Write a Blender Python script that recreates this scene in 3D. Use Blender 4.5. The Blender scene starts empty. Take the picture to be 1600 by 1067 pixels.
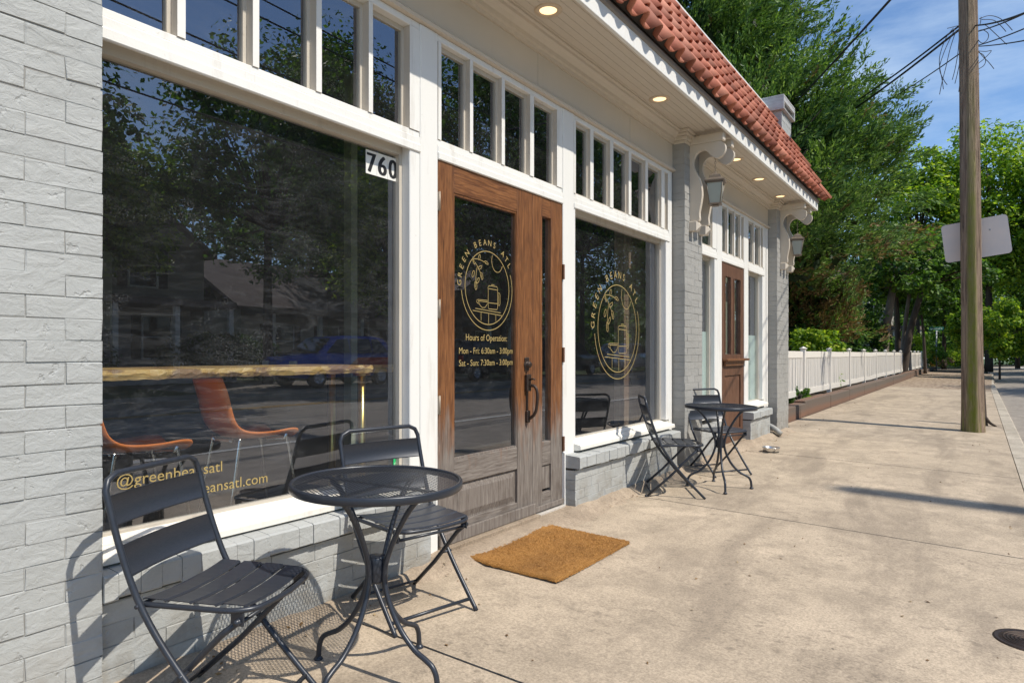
import bpy, bmesh, math, random
import numpy as np
from mathutils import Vector, Matrix
from math import pi, sin, cos, radians as R, sqrt, atan2
random.seed(7); rng = np.random.default_rng(7)
SC = bpy.context.scene
COL = SC.collection

# ------------------------------------------------------------------ camera
F_PX, TH, CX, CZ, HOR = 1050.0, R(34.8), 2.31, 1.07, 552.0
cam = bpy.data.cameras.new('camera'); camo = bpy.data.objects.new('camera', cam); COL.objects.link(camo)
cam.sensor_width = 36.0; cam.lens = 36.0 * F_PX / 1600.0
cam.shift_x = 0.0; cam.shift_y = (HOR - 533.5) / 1600.0
cam.clip_start = 0.05; cam.clip_end = 600
camo.location = (CX, 0, CZ); camo.rotation_euler = (R(90), 0, TH)
SC.camera = camo

# ------------------------------------------------------------------ world, sun, exposure
SUN = Vector((1.0, 0.05, 1.3)).normalized()
w = bpy.data.worlds.new("World"); SC.world = w; w.use_nodes = True
nt = w.node_tree; bg = nt.nodes['Background']
sky = nt.nodes.new('ShaderNodeTexSky'); sky.sky_type = 'NISHITA'; sky.sun_disc = False
sky.sun_elevation = math.asin(SUN.z); sky.sun_rotation = atan2(SUN.x, SUN.y)
sky.altitude = 300; sky.air_density = 1.0; sky.dust_density = 0.4; sky.ozone_density = 2.5
# thin high cloud
tc = nt.nodes.new('ShaderNodeTexCoord'); mp = nt.nodes.new('ShaderNodeMapping')
mp.inputs['Scale'].default_value = (1.2, 1.2, 5.0); mp.inputs['Rotation'].default_value = (0.25, 0.1, 0.4)
no = nt.nodes.new('ShaderNodeTexNoise'); no.inputs['Scale'].default_value = 2.2; no.inputs['Detail'].default_value = 9
no.inputs['Roughness'].default_value = 0.62
cr = nt.nodes.new('ShaderNodeValToRGB'); cr.color_ramp.elements[0].position = 0.46; cr.color_ramp.elements[1].position = 0.80
cr.color_ramp.elements[0].color = (0, 0, 0, 1); cr.color_ramp.elements[1].color = (.75, .75, .75, 1)
mx = nt.nodes.new('ShaderNodeMix'); mx.data_type = 'RGBA'; mx.inputs[7].default_value = (5.2, 5.7, 6.3, 1)
nt.links.new(tc.outputs['Generated'], mp.inputs[0]); nt.links.new(mp.outputs[0], no.inputs['Vector'])
nt.links.new(no.outputs['Fac'], cr.inputs[0]); nt.links.new(cr.outputs[0], mx.inputs[0])
nt.links.new(sky.outputs[0], mx.inputs[6]); tn = nt.nodes.new('ShaderNodeMix'); tn.data_type = 'RGBA'; tn.blend_type = 'MULTIPLY'; tn.inputs[0].default_value = 1.0
tn.inputs[7].default_value = (.94, 1.06, 1.17, 1); nt.links.new(mx.outputs[2], tn.inputs[6]); nt.links.new(tn.outputs[2], bg.inputs[0])
bg.inputs[1].default_value = 0.125
sl = bpy.data.lights.new('sun', 'SUN'); sl.energy = 4.2; sl.angle = R(0.55); sl.color = (1.0, 0.93, 0.82)
so = bpy.data.objects.new('sun', sl); COL.objects.link(so); so.rotation_euler = SUN.to_track_quat('Z', 'Y').to_euler()
SC.view_settings.view_transform = 'Standard'; SC.view_settings.look = 'None'
SC.view_settings.exposure = 0.22; SC.view_settings.gamma = 1.0
SC.cycles.use_denoising = True
try: SC.cycles.denoiser = 'OPENIMAGEDENOISE'
except Exception: pass
SC.cycles.max_bounces = 8; SC.cycles.transparent_max_bounces = 12

def at(u, v, f):
    """world point seen at picture position (u, v), f metres ahead of the lens (used to lay out measured positions)"""
    t = (u - 800) / F_PX; c, s = cos(TH), sin(TH)
    return Vector((CX + f * (t * c - s), f * (t * s + c), CZ + f * (HOR - v) / F_PX))

# ------------------------------------------------------------------ material helpers
class N:
    def __init__(s, name):
        s.m = bpy.data.materials.new(name); s.m.use_nodes = True; s.t = s.m.node_tree
        s.p = s.t.nodes['Principled BSDF']; s.out = s.t.nodes['Material Output']
    def n(s, typ, **kw):
        x = s.t.nodes.new(typ)
        for k, v in kw.items():
            if k.startswith('i_'):
                key = k[2:]; key = int(key) if key.isdigit() else key.replace('_', ' ')
                x.inputs[key].default_value = v
            else: setattr(x, k, v)
        return x
    def l(s, a, b): s.t.links.new(a, b)
    def co(s, scale=(1, 1, 1), rot=(0, 0, 0), world=False):
        if world: src = s.n('ShaderNodeNewGeometry').outputs['Position']
        else: src = s.n('ShaderNodeTexCoord').outputs['Object']
        m = s.n('ShaderNodeMapping'); m.inputs['Scale'].default_value = scale; m.inputs['Rotation'].default_value = rot
        s.l(src, m.inputs[0]); return m.outputs[0]
    def noise(s, scale, detail=5, rough=.55, vec=None, dist=0):
        x = s.n('ShaderNodeTexNoise'); x.inputs['Scale'].default_value = scale; x.inputs['Detail'].default_value = detail
        x.inputs['Roughness'].default_value = rough; x.inputs['Distortion'].default_value = dist
        if vec is not None: s.l(vec, x.inputs['Vector'])
        return x.outputs['Fac']
    def ramp(s, fac, stops):
        x = s.n('ShaderNodeValToRGB'); e = x.color_ramp.elements
        while len(e) < len(stops): e.new(.5)
        for i, (p, c) in enumerate(stops):
            e[i].position = p
            e[i].color = (c, c, c, 1) if not isinstance(c, tuple) else (c[0], c[1], c[2], 1)
        s.l(fac, x.inputs[0]); return x.outputs[0]
    def mix(s, fac, a, b, mode='MIX'):
        x = s.n('ShaderNodeMix', data_type='RGBA', blend_type=mode)
        for k, v in ((0, fac), (6, a), (7, b)):
            if isinstance(v, (int, float)): x.inputs[k].default_value = v
            elif isinstance(v, tuple): x.inputs[k].default_value = (v[0], v[1], v[2], 1)
            else: s.l(v, x.inputs[k])
        return x.outputs[2]
    def math(s, op, a, b=0.0, clamp=False):
        x = s.n('ShaderNodeMath', operation=op); x.use_clamp = clamp
        for k, v in ((0, a), (1, b)):
            if isinstance(v, (int, float)): x.inputs[k].default_value = v
            else: s.l(v, x.inputs[k])
        return x.outputs[0]
    def bump(s, h, strength=.5, dist=.01, prev=None):
        b = s.n('ShaderNodeBump'); b.inputs['Strength'].default_value = strength; b.inputs['Distance'].default_value = dist
        s.l(h, b.inputs['Height'])
        if prev is not None: s.l(prev, b.inputs['Normal'])
        s.l(b.outputs[0], s.p.inputs['Normal']); return b.outputs[0]
    def col(s, c):
        if isinstance(c, tuple): s.p.inputs['Base Color'].default_value = (*c, 1)
        else: s.l(c, s.p.inputs['Base Color'])
        return s
    def rough(s, r):
        if isinstance(r, (int, float)): s.p.inputs['Roughness'].default_value = r
        else: s.l(r, s.p.inputs['Roughness'])
        return s

def M_simple(name, c, r=.6, c2=None, sc=6, bump=0, bs=60, metal=0, spec=None):
    k = N(name)
    if c2: k.col(k.mix(k.ramp(k.noise(sc, 6), [(.35, 0.0), (.65, 1.0)]), c, c2))
    else: k.col(c)
    k.rough(r); k.p.inputs['Metallic'].default_value = metal
    if spec is not None: k.p.inputs['Specular IOR Level'].default_value = spec
    if bump: k.bump(k.noise(bs, 6), bump, .004)
    return k.m

def M_brick(name, c, c2, grime):
    k = N(name); v = k.co(world=True)
    big = k.ramp(k.noise(2.2, 6, .6, v), [(.35, 0.0), (.7, 1.0)])
    base = k.mix(big, c, c2)
    isl = k.n('ShaderNodeNewGeometry').outputs['Random Per Island']
    base = k.mix(k.math('MULTIPLY', isl, .35), base, tuple(x * .86 for x in c2))
    fine = k.ramp(k.noise(38, 8, .7, v), [(.60, 0.0), (.78, 1.0)])
    base = k.mix(k.math('MULTIPLY', fine, .30), base, grime)
    sep = k.n('ShaderNodeSeparateXYZ'); k.l(k.n('ShaderNodeNewGeometry').outputs['Position'], sep.inputs[0])
    low = k.ramp(sep.outputs['Z'], [(.03, 1.0), (.30, 0.0)])
    dirt = k.math('MULTIPLY', low, k.ramp(k.noise(7, 6, .65, v), [(.4, 0.0), (.62, .75)]))
    base = k.mix(dirt, base, grime)
    k.col(base).rough(.62)
    h = k.math('ADD', k.math('MULTIPLY', k.noise(13, 6, .62, k.co(scale=(1, 1, 1.7), world=True), .8), 1.3), k.math('MULTIPLY', k.noise(80, 6, .7, v), .35))
    pk = k.ramp(k.noise(30, 3, .5, v), [(.66, 1.0), (.74, 0.0)])
    h = k.math('ADD', h, k.math('MULTIPLY', pk, .55))
    k.bump(h, .58, .009)
    return k.m

def M_paint(name, c=(.80, .79, .75), grime=(.34, .27, .19), amt=.55, r=.45, streak=(1, 1, .12)):
    k = N(name); v = k.co(world=True); vs = k.co(scale=streak, world=True)
    g = k.ramp(k.noise(9, 8, .7, vs), [(.55, 0.0), (.8, 1.0)])
    g2 = k.ramp(k.noise(46, 7, .75, v), [(.62, 0.0), (.74, 1.0)])
    base = k.mix(k.math('MULTIPLY', g, amt), c, grime)
    base = k.mix(k.math('MULTIPLY', g2, amt * .8), base, grime)
    base = k.mix(k.ramp(k.noise(1.6, 4, .5, v), [(.3, 0.0), (.75, .22)]), base, tuple(x * .85 for x in c))
    k.col(base).rough(r); k.bump(k.noise(70, 5, .6, v), .18, .004)
    return k.m

def M_wood_door(name, sc=(14, 14, .9)):
    k = N(name); v = k.co(scale=sc, world=True); vw = k.co(world=True)
    g = k.noise(7, 9, .62, v, .8)
    warm = k.ramp(g, [(.28, (.060, .024, .011)), (.48, (.165, .066, .025)), (.64, (.275, .120, .045)), (.80, (.11, .043, .018))])
    grey = k.ramp(g, [(.25, (.07, .055, .045)), (.48, (.17, .145, .125)), (.7, (.265, .235, .205)), (.86, (.13, .105, .09))])
    sep = k.n('ShaderNodeSeparateXYZ'); k.l(k.n('ShaderNodeNewGeometry').outputs['Position'], sep.inputs[0])
    z = k.math('ADD', sep.outputs['Z'], k.math('MULTIPLY', k.math('SUBTRACT', k.noise(5, 6, .6, k.co(scale=(4, 4, .8), world=True)), .5), .75))
    wf = k.ramp(z, [(.50, 0.0), (.78, 1.0)])
    base = k.mix(wf, grey, warm)
    dark = k.ramp(k.noise(3.0, 6, .65, vw), [(.55, 0.0), (.78, .55)])
    base = k.mix(dark, base, (.045, .028, .018))
    k.col(base); k.rough(k.ramp(wf, [(0, .8), (1, .42)])); k.bump(g, .35, .004)
    return k.m

def M_concrete(name, c, c2, dark_tone, speck=.5, joints=False):
    k = N(name); v = k.co(world=True)
    base = k.mix(k.ramp(k.noise(1.15, 8, .62, v, .3), [(.38, 0.0), (.62, 1.0)]), c, c2)
    base = k.mix(k.ramp(k.noise(3.6, 11, .74, v, .2), [(.45, 0.0), (.62, .70)]), base, tuple(x * .74 for x in c2))
    base = k.mix(k.ramp(k.noise(2.3, 9, .7, k.co(world=True, rot=(0, 0, 1.1)), .2), [(.52, 0.0), (.68, .60)]), base, tuple(min(1, x * 1.30) for x in c))
    st = k.ramp(k.noise(1.0, 7, .66, k.co(scale=(1.9, .42, 1), rot=(0, 0, .06), world=True), .5), [(.50, 0.0), (.62, .62)])  # darker irregular bands, noise drawn out along the street
    base = k.mix(st, base, dark_tone)
    dab = k.ramp(k.noise(24, 4, .62, k.co(scale=(1, 1.5, 1), world=True)), [(.56, 0.0), (.64, 1.0)])
    dab = k.math('MULTIPLY', dab, k.ramp(k.noise(1.7, 4, .6, v), [(.40, 0.0), (.60, .60)]))
    base = k.mix(dab, base, tuple(x * .8 for x in dark_tone))
    agg = k.ramp(k.noise(95, 4, .8, v), [(.40, 0.0), (.50, .5), (.62, 1.0)])
    base = k.mix(speck, base, k.mix(1.0, base, k.mix(agg, (.62, .61, .60), (1.42, 1.41, 1.39)), 'MULTIPLY'))
    vo = k.n('ShaderNodeTexVoronoi'); vo.inputs['Scale'].default_value = 60; k.l(v, vo.inputs['Vector'])
    pit = k.ramp(vo.outputs['Distance'], [(.10, 1.0), (.20, 0.0)])
    vg = k.n('ShaderNodeTexVoronoi'); vg.inputs['Scale'].default_value = 3.1; k.l(v, vg.inputs['Vector'])
    base = k.mix(k.ramp(vg.outputs['Distance'], [(.055, .55), (.075, 0.0)]), base, tuple(x * .55 for x in c2))
    pit = k.math('MULTIPLY', pit, k.ramp(k.noise(3, 3, .5, v), [(.45, 0.0), (.65, .7)]))
    base = k.mix(pit, base, tuple(x * .4 for x in c))
    k.col(base).rough(.85)
    h = k.math('ADD', k.math('MULTIPLY', k.noise(95, 5, .75, v), .6), k.noise(22, 5, .6, v))
    k.bump(h, .35, .006)
    return k.m

def M_glass(name, refl=.21, smudge=0.0, tint=(.86, .90, .89)):
    k = N(name); t = k.t; t.nodes.remove(k.p)
    tr = k.n('ShaderNodeBsdfTransparent'); tr.inputs[0].default_value = (*tint, 1)
    gl = k.n('ShaderNodeBsdfGlossy'); gl.inputs['Roughness'].default_value = 0.0; gl.inputs['Color'].default_value = (.92, .94, 1, 1)
    v = k.co(world=True)
    bm = k.n('ShaderNodeBump'); bm.inputs['Strength'].default_value = .02; bm.inputs['Distance'].default_value = .004
    k.l(k.noise(.9, 1, .4, v), bm.inputs['Height']); k.l(bm.outputs[0], gl.inputs['Normal'])
    ge = k.n('ShaderNodeNewGeometry'); dt = k.n('ShaderNodeVectorMath', operation='DOT_PRODUCT')
    k.l(ge.outputs['Normal'], dt.inputs[0]); k.l(ge.outputs['Incoming'], dt.inputs[1])
    c1 = k.math('SUBTRACT', 1.0, k.math('ABSOLUTE', dt.outputs['Value']), True)
    f2 = k.math('ADD', k.math('MULTIPLY', k.math('POWER', c1, 5.0), .85), refl, True)
    ms = k.n('ShaderNodeMixShader'); k.l(f2, ms.inputs[0]); k.l(tr.outputs[0], ms.inputs[1]); k.l(gl.outputs[0], ms.inputs[2])
    last = ms.outputs[0]
    if smudge:
        df = k.n('ShaderNodeBsdfDiffuse'); df.inputs[0].default_value = (.78, .80, .82, 1)
        vs = k.co(scale=(1, 1.6, 6.5), rot=(.55, 0, 0), world=True)
        wipe = k.ramp(k.noise(2.6, 15, .82, vs, 1.9), [(.48, 0.0), (.66, 1.0)])
        big = k.ramp(k.noise(1.3, 4, .5, v), [(.38, 0.15), (.62, 1.0)])
        dust = k.ramp(k.noise(150, 3, .8, v), [(.52, 0.0), (.72, 1.0)])
        patch = k.ramp(k.noise(3.2, 7, .7, k.co(scale=(1, 1, 1.6), rot=(-.6, 0, 0), world=True), 1.0), [(.48, 0.0), (.68, 1.0)])
        f = k.math('ADD', k.math('MULTIPLY', k.math('MULTIPLY', wipe, big), .042), k.math('MULTIPLY', k.math('MULTIPLY', dust, patch), .20))
        f = k.math('ADD', f, .010)
        f = k.math('MULTIPLY', f, smudge)
        m2 = k.n('ShaderNodeMixShader'); k.l(f, m2.inputs[0]); k.l(last, m2.inputs[1]); k.l(df.outputs[0], m2.inputs[2]); last = m2.outputs[0]
    k.l(last, k.out.inputs[0])
    return k.m

def M_leaf(name, stops, trans=.35, rough=.5):
    k = N(name); g = k.n('ShaderNodeNewGeometry')
    c = k.ramp(g.outputs['Random Per Island'], stops)
    big = k.ramp(k.noise(.55, 4, .6, k.co(world=True)), [(.35, 0.0), (.7, 1.0)])
    c = k.mix(k.math('MULTIPLY', big, .45), c, k.mix(1.0, c, (1.25, 1.1, .55), 'MULTIPLY'))
    k.col(c).rough(rough); k.p.inputs['Specular IOR Level'].default_value = .25
    tl = k.n('ShaderNodeBsdfTranslucent'); k.l(k.mix(1.0, c, (1.35, 1.5, .6), 'MULTIPLY'), tl.inputs[0])
    ms = k.n('ShaderNodeMixShader'); ms.inputs[0].default_value = trans
    k.l(k.p.outputs[0], ms.inputs[1]); k.l(tl.outputs[0], ms.inputs[2]); k.l(ms.outputs[0], k.out.inputs[0])
    return k.m

def M_emit(name, c, s):
    k = N(name); k.col((.8, .8, .8)); k.p.inputs['Emission Color'].default_value = (*c, 1); k.p.inputs['Emission Strength'].default_value = s
    return k.m

# ------------------------------------------------------------------ materials
m = {}
m['brick'] = M_brick('painted_brick', (.43, .442, .432), (.375, .385, .372), (.24, .21, .165))
m['brick2'] = M_brick('grey_pier_brick_paint', (.37, .362, .34), (.31, .305, .285), (.20, .175, .14))
m['mortar'] = M_simple('painted_mortar', (.37, .375, .362), .8, (.24, .23, .21), 9, .5, 60)
m['brick_in'] = M_simple('old_brick_interior', (.30, .22, .16), .8, (.22, .13, .09), 5, .4, 40)
m['white'] = M_paint('white_trim_paint')
m['white_sill'] = M_paint('worn_white_sill_paint', (.80, .77, .70), (.40, .30, .18), .6)
m['tan'] = M_paint('soffit_paint', (.62, .55, .455), (.42, .36, .28), .22)
m['reveal_shade'] = M_paint('shade_toned_trim_paint', (.58, .52, .44), (.25, .18, .12), .4)  # trim paint darkened in its colour to stand for shade on mullion sides
m['sash'] = M_paint('sash_paint', (.55, .50, .42), (.20, .13, .08), .5)
m['door'] = M_wood_door('weathered_door_wood')
m['doorh'] = M_wood_door('weathered_rail_wood', (14, 1.0, 15))
k = N('dark_door_wood'); g = k.noise(7, 9, .6, k.co(scale=(14, 14, .9), world=True), .8)
k.col(k.ramp(g, [(.3, (.05, .022, .012)), (.55, (.14, .065, .035)), (.75, (.22, .115, .07))])).rough(.55); k.bump(g, .3, .004); m['door2'] = k.m
m['glass'] = M_glass('window_glass', smudge=.6)
m['glass_s'] = M_glass('smudged_window_glass', smudge=1.0)
m['gold'] = M_simple('gold_lettering', (.40, .30, .115), .5)
m['ink'] = M_simple('black_numerals', (.02, .02, .022), .5)
m['plate'] = M_simple('number_plate_white', (.80, .79, .74), .45)
m['green'] = M_simple('green_sticker', (.03, .50, .16), .5)
m['greenw'] = M_simple('sticker_mark', (.75, .85, .70), .5)
m['film'] = M_simple('frosted_window_film', (.60, .70, .64), .5, (.52, .63, .58), 3)
m['black'] = M_simple('charcoal_metal', (.024, .029, .040), .36, (.034, .039, .050), 30, 0, metal=.15)
m['iron'] = M_simple('old_black_iron', (.025, .022, .02), .45, (.08, .05, .035), 25, .3, 80, metal=.5)
m['brass'] = M_simple('brass', (.70, .50, .16), .28, metal=1.0)
m['bronze'] = M_simple('lantern_metal', (.20, .165, .13), .5, (.15, .12, .095), 14, .2, 40, metal=.2)
m['frost'] = M_simple('frosted_lantern_glass', (.33, .355, .32), .2)
m['steel'] = M_simple('steel', (.70, .69, .67), .30, metal=1.0)
m['hinge'] = M_simple('hinge_metal', (.30, .26, .21), .5, (.35, .26, .18), 40, metal=.3)
m['rust'] = M_simple('rusty_hinge', (.16, .07, .035), .7, (.10, .045, .02), 40)
m['orange'] = M_simple('orange_plastic', (.85, .235, .045), .32)
m['chrome'] = M_simple('chrome_leg', (.62, .62, .62), .2, metal=1.0)
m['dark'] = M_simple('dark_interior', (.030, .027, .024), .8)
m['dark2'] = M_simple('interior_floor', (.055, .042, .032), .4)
m['inpale'] = M_simple('interior_post', (.34, .36, .28), .7)
m['drip'] = M_simple('drip_edge_metal', (.23, .20, .17), .5)
m['roofdark'] = M_simple('felt_and_hollow_shade', (.05, .045, .04), .9)
m['rope'] = M_simple('threshold_metal', (.60, .57, .52), .4, (.42, .38, .33), 14)
m['sealant'] = M_concrete('mortar_fillet', (.40, .32, .235), (.33, .26, .19), (.20, .15, .10), .5)
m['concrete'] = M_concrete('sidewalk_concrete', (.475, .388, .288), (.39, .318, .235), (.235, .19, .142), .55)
m['kerbst'] = M_concrete('kerb_stone', (.48, .43, .35), (.40, .35, .28), (.30, .26, .20))
m['joint'] = M_simple('joint_dirt', (.05, .04, .028), .95)
m['asphalt'] = M_concrete('asphalt', (.33, .29, .245), (.27, .24, .205), (.20, .175, .15), .4)
m['yellow'] = M_simple('yellow_road_paint', (.62, .36, .05), .7, (.45, .27, .06), 8)
m['wline'] = M_simple('white_road_paint', (.66, .65, .60), .7, (.5, .49, .46), 8)
m['soil'] = M_simple('soil', (.13, .09, .055), .95, (.08, .06, .04), 6, .6, 30)
m['grass'] = M_simple('lawn', (.06, .10, .025), .9, (.10, .12, .04), 3, .7, 40)
m['gravel'] = M_simple('gravel', (.36, .28, .20), .9, (.22, .16, .11), 25, .8, 60)
k = N('terracotta'); g = k.n('ShaderNodeNewGeometry'); v = k.co(world=True)
c = k.ramp(k.noise(4.6, 3, .5, k.co(scale=(.3, 1, .3), world=True)), [(.3, (.30, .080, .045)), (.5, (.41, .130, .075)), (.72, (.48, .195, .125))])
c = k.mix(1.0, c, k.ramp(g.outputs['Random Per Island'], [(0, (.66, .62, .60)), (.5, (1, 1, 1)), (1, (1.22, 1.25, 1.25))]), 'MULTIPLY')
c = k.mix(k.ramp(k.noise(18, 7, .7, v), [(.52, 0.0), (.8, .45)]), c, (.28, .12, .08))
k.col(c).rough(.75); k.bump(k.noise(60, 5, .6, v), .25, .004); m['tile'] = k.m
k = N('pole_wood'); v = k.co(scale=(16, 16, .55)); g = k.noise(3.0, 10, .72, v, .9)
base = k.ramp(g, [(.32, (.035, .024, .017)), (.44, (.19, .13, .09)), (.58, (.37, .27, .19)), (.8, (.20, .14, .10))])
tcn = k.n('ShaderNodeTexCoord'); sep = k.n('ShaderNodeSeparateXYZ'); k.l(tcn.outputs['Object'], sep.inputs[0])
ang = k.math('ARCTAN2', sep.outputs['Y'], sep.outputs['X'])
wob = k.math('ADD', k.math('ADD', ang, 1.65), k.math('MULTIPLY', k.math('SUBTRACT', k.noise(.8, 3, .5, k.co(scale=(1, 1, 1))), .5), .5))
band = k.ramp(k.math('ABSOLUTE', wob), [(.25, 1.0), (.60, 0.0)])
hz = k.ramp(sep.outputs['Z'], [(.0, 1.0), (.45, .95), (1.0, 0.0)])
zsc = k.math('MULTIPLY', sep.outputs['Z'], .19); hz = k.ramp(zsc, [(.0, 1.0), (.55, .9), (1.0, .1)])
low = k.math('MULTIPLY', k.ramp(sep.outputs['Z'], [(.02, 1.0), (.6, 0.0)]), k.ramp(k.noise(5, 5, .6), [(.42, 0.0), (.6, 1.0)]))
mossf = k.math('MAXIMUM', k.math('MULTIPLY', k.math('MULTIPLY', band, hz), k.ramp(k.noise(8, 5, .7, k.co(scale=(1, 1, .4))), [(.30, .3), (.6, 1.0)])), k.math('MULTIPLY', low, .8))
base = k.mix(mossf, base, (.19, .215, .02))
k.col(base).rough(.85); k.bump(g, 1.0, .03); m['pole'] = k.m
m['bark'] = M_simple('tree_bark', (.085, .062, .045), .9, (.045, .034, .026), 8, 1.0, 22)
m['barkg'] = M_simple('grey_tree_bark', (.20, .165, .13), .9, (.12, .095, .075), 8, 1.0, 22)
m['fence'] = M_paint('fence_paint', (.80, .76, .70), (.45, .38, .30), .3)
m['fencepost'] = M_simple('grey_gate_post', (.20, .185, .165), .8, (.12, .11, .10), 8)
m['edging'] = M_simple('red_brown_edging', (.12, .098, .080), .9, (.20, .10, .06), 1.3, 1.0, 26)
m['cable'] = M_simple('black_cable', (.018, .018, .02), .6)
m['signback'] = M_simple('bare_sign_metal', (.80, .70, .63), .5, (.70, .64, .60), 2.5, metal=.05)
m['capmetal'] = M_simple('painted_cap_metal', (.50, .50, .49), .5, (.40, .39, .38), 6)
m['sgreen'] = M_simple('street_sign_green', (.01, .17, .13), .5)
m['galv'] = M_simple('galvanised_post', (.42, .44, .47), .5, metal=.4)
k = N('coir'); v = k.co(world=True)
c = k.ramp(k.noise(210, 5, .8, v), [(.30, (.22, .085, .014)), (.5, (.52, .24, .055)), (.68, (.78, .46, .15))])
c = k.mix(k.ramp(k.noise(5, 6, .6, v), [(.42, 0.0), (.72, .45)]), c, (.22, .10, .03))
k.col(c).rough(.95); k.bump(k.noise(260, 4, .8, v), 1.0, .012); m['coir'] = k.m
k = N('live_edge_wood'); v = k.co(scale=(3, 1, 9), world=True); g = k.noise(5, 8, .65, v, 1.4)
c = k.ramp(g, [(.30, (.50, .27, .08)), (.5, (.66, .42, .16)), (.60, (.72, .50, .22)), (.68, (.32, .16, .07)), (.8, (.16, .08, .04))])
bk = k.ramp(k.noise(5.5, 5, .6, k.co(scale=(1, 1, 3), world=True), .5), [(.48, 0.0), (.54, 1.0)])
c = k.mix(k.math('MULTIPLY', bk, .85), c, k.ramp(k.noise(30, 6, .7), [(.4, (.16, .08, .05)), (.7, (.42, .26, .17))]))
k.col(c).rough(.45); k.bump(g, .6, .01); m['live'] = k.m
m['cleaf'] = M_leaf('conifer_sprays', [(0.0, (.032, .072, .028)), (.35, (.078, .155, .046)), (.7, (.15, .26, .07)), (1.0, (.30, .42, .15))], .28)
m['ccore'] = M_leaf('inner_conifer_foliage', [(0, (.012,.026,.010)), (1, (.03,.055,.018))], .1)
m['cbrown'] = M_leaf('dry_conifer_sprays', [(0.0, (.09, .060, .034)), (.5, (.19, .130, .065)), (1.0, (.32, .225, .12))], .15)
m['leafy'] = M_leaf('bright_leaves', [(0.0, (.14, .24, .02)), (.4, (.27, .39, .035)), (.75, (.39, .50, .06)), (1.0, (.52, .60, .12))], .5)
m['leafm'] = M_leaf('mid_leaves', [(0.0, (.05, .12, .02)), (.5, (.11, .22, .035)), (1.0, (.20, .33, .06))], .4)
m['leafd'] = M_leaf('dark_leaves', [(0.0, (.022, .058, .018)), (.5, (.045, .105, .028)), (1.0, (.085, .165, .04))], .3)
m['flower'] = M_leaf('yellow_flowers', [(0, (.7, .35, .03)), (1, (.8, .5, .08))], .2)
m['flower2'] = M_leaf('purple_flowers', [(0, (.28, .10, .20)), (1, (.45, .22, .36))], .2)
m['debris'] = M_leaf('dry_leaves', [(0, (.10,.055,.025)), (.6, (.22,.13,.06)), (1, (.45,.36,.24))], .1)
m['siding'] = M_simple('house_siding', (.42, .39, .36), .7, (.36, .34, .32), 3)
m['siding2'] = M_simple('pale_siding', (.62, .60, .55), .7, (.55, .52, .48), 3)
m['shingle'] = M_simple('roof_shingles', (.16, .13, .125), .9, (.22, .18, .17), 14, .5, 50)
m['shutter'] = M_simple('dark_shutter', (.03, .032, .036), .6)
m['bluecar'] = M_simple('blue_car_paint', (.02, .09, .48), .18)
m['redp'] = M_simple('red_paint', (.55, .02, .02), .3)
m['blackcar'] = M_simple('dark_car_paint', (.02, .022, .026), .18)
m['silver'] = M_simple('silver_car_paint', (.62, .63, .65), .2, metal=.6)
m['tyre'] = M_simple('tyre_rubber', (.02, .02, .02), .85)
m['winshield'] = M_simple('car_window', (.02, .025, .03), .05)
m['lamp'] = M_emit('lamp_glow', (1.0, .66, .30), 1.5)
m['lamptrim'] = M_simple('lamp_trim', (.62, .50, .36), .5)

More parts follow.
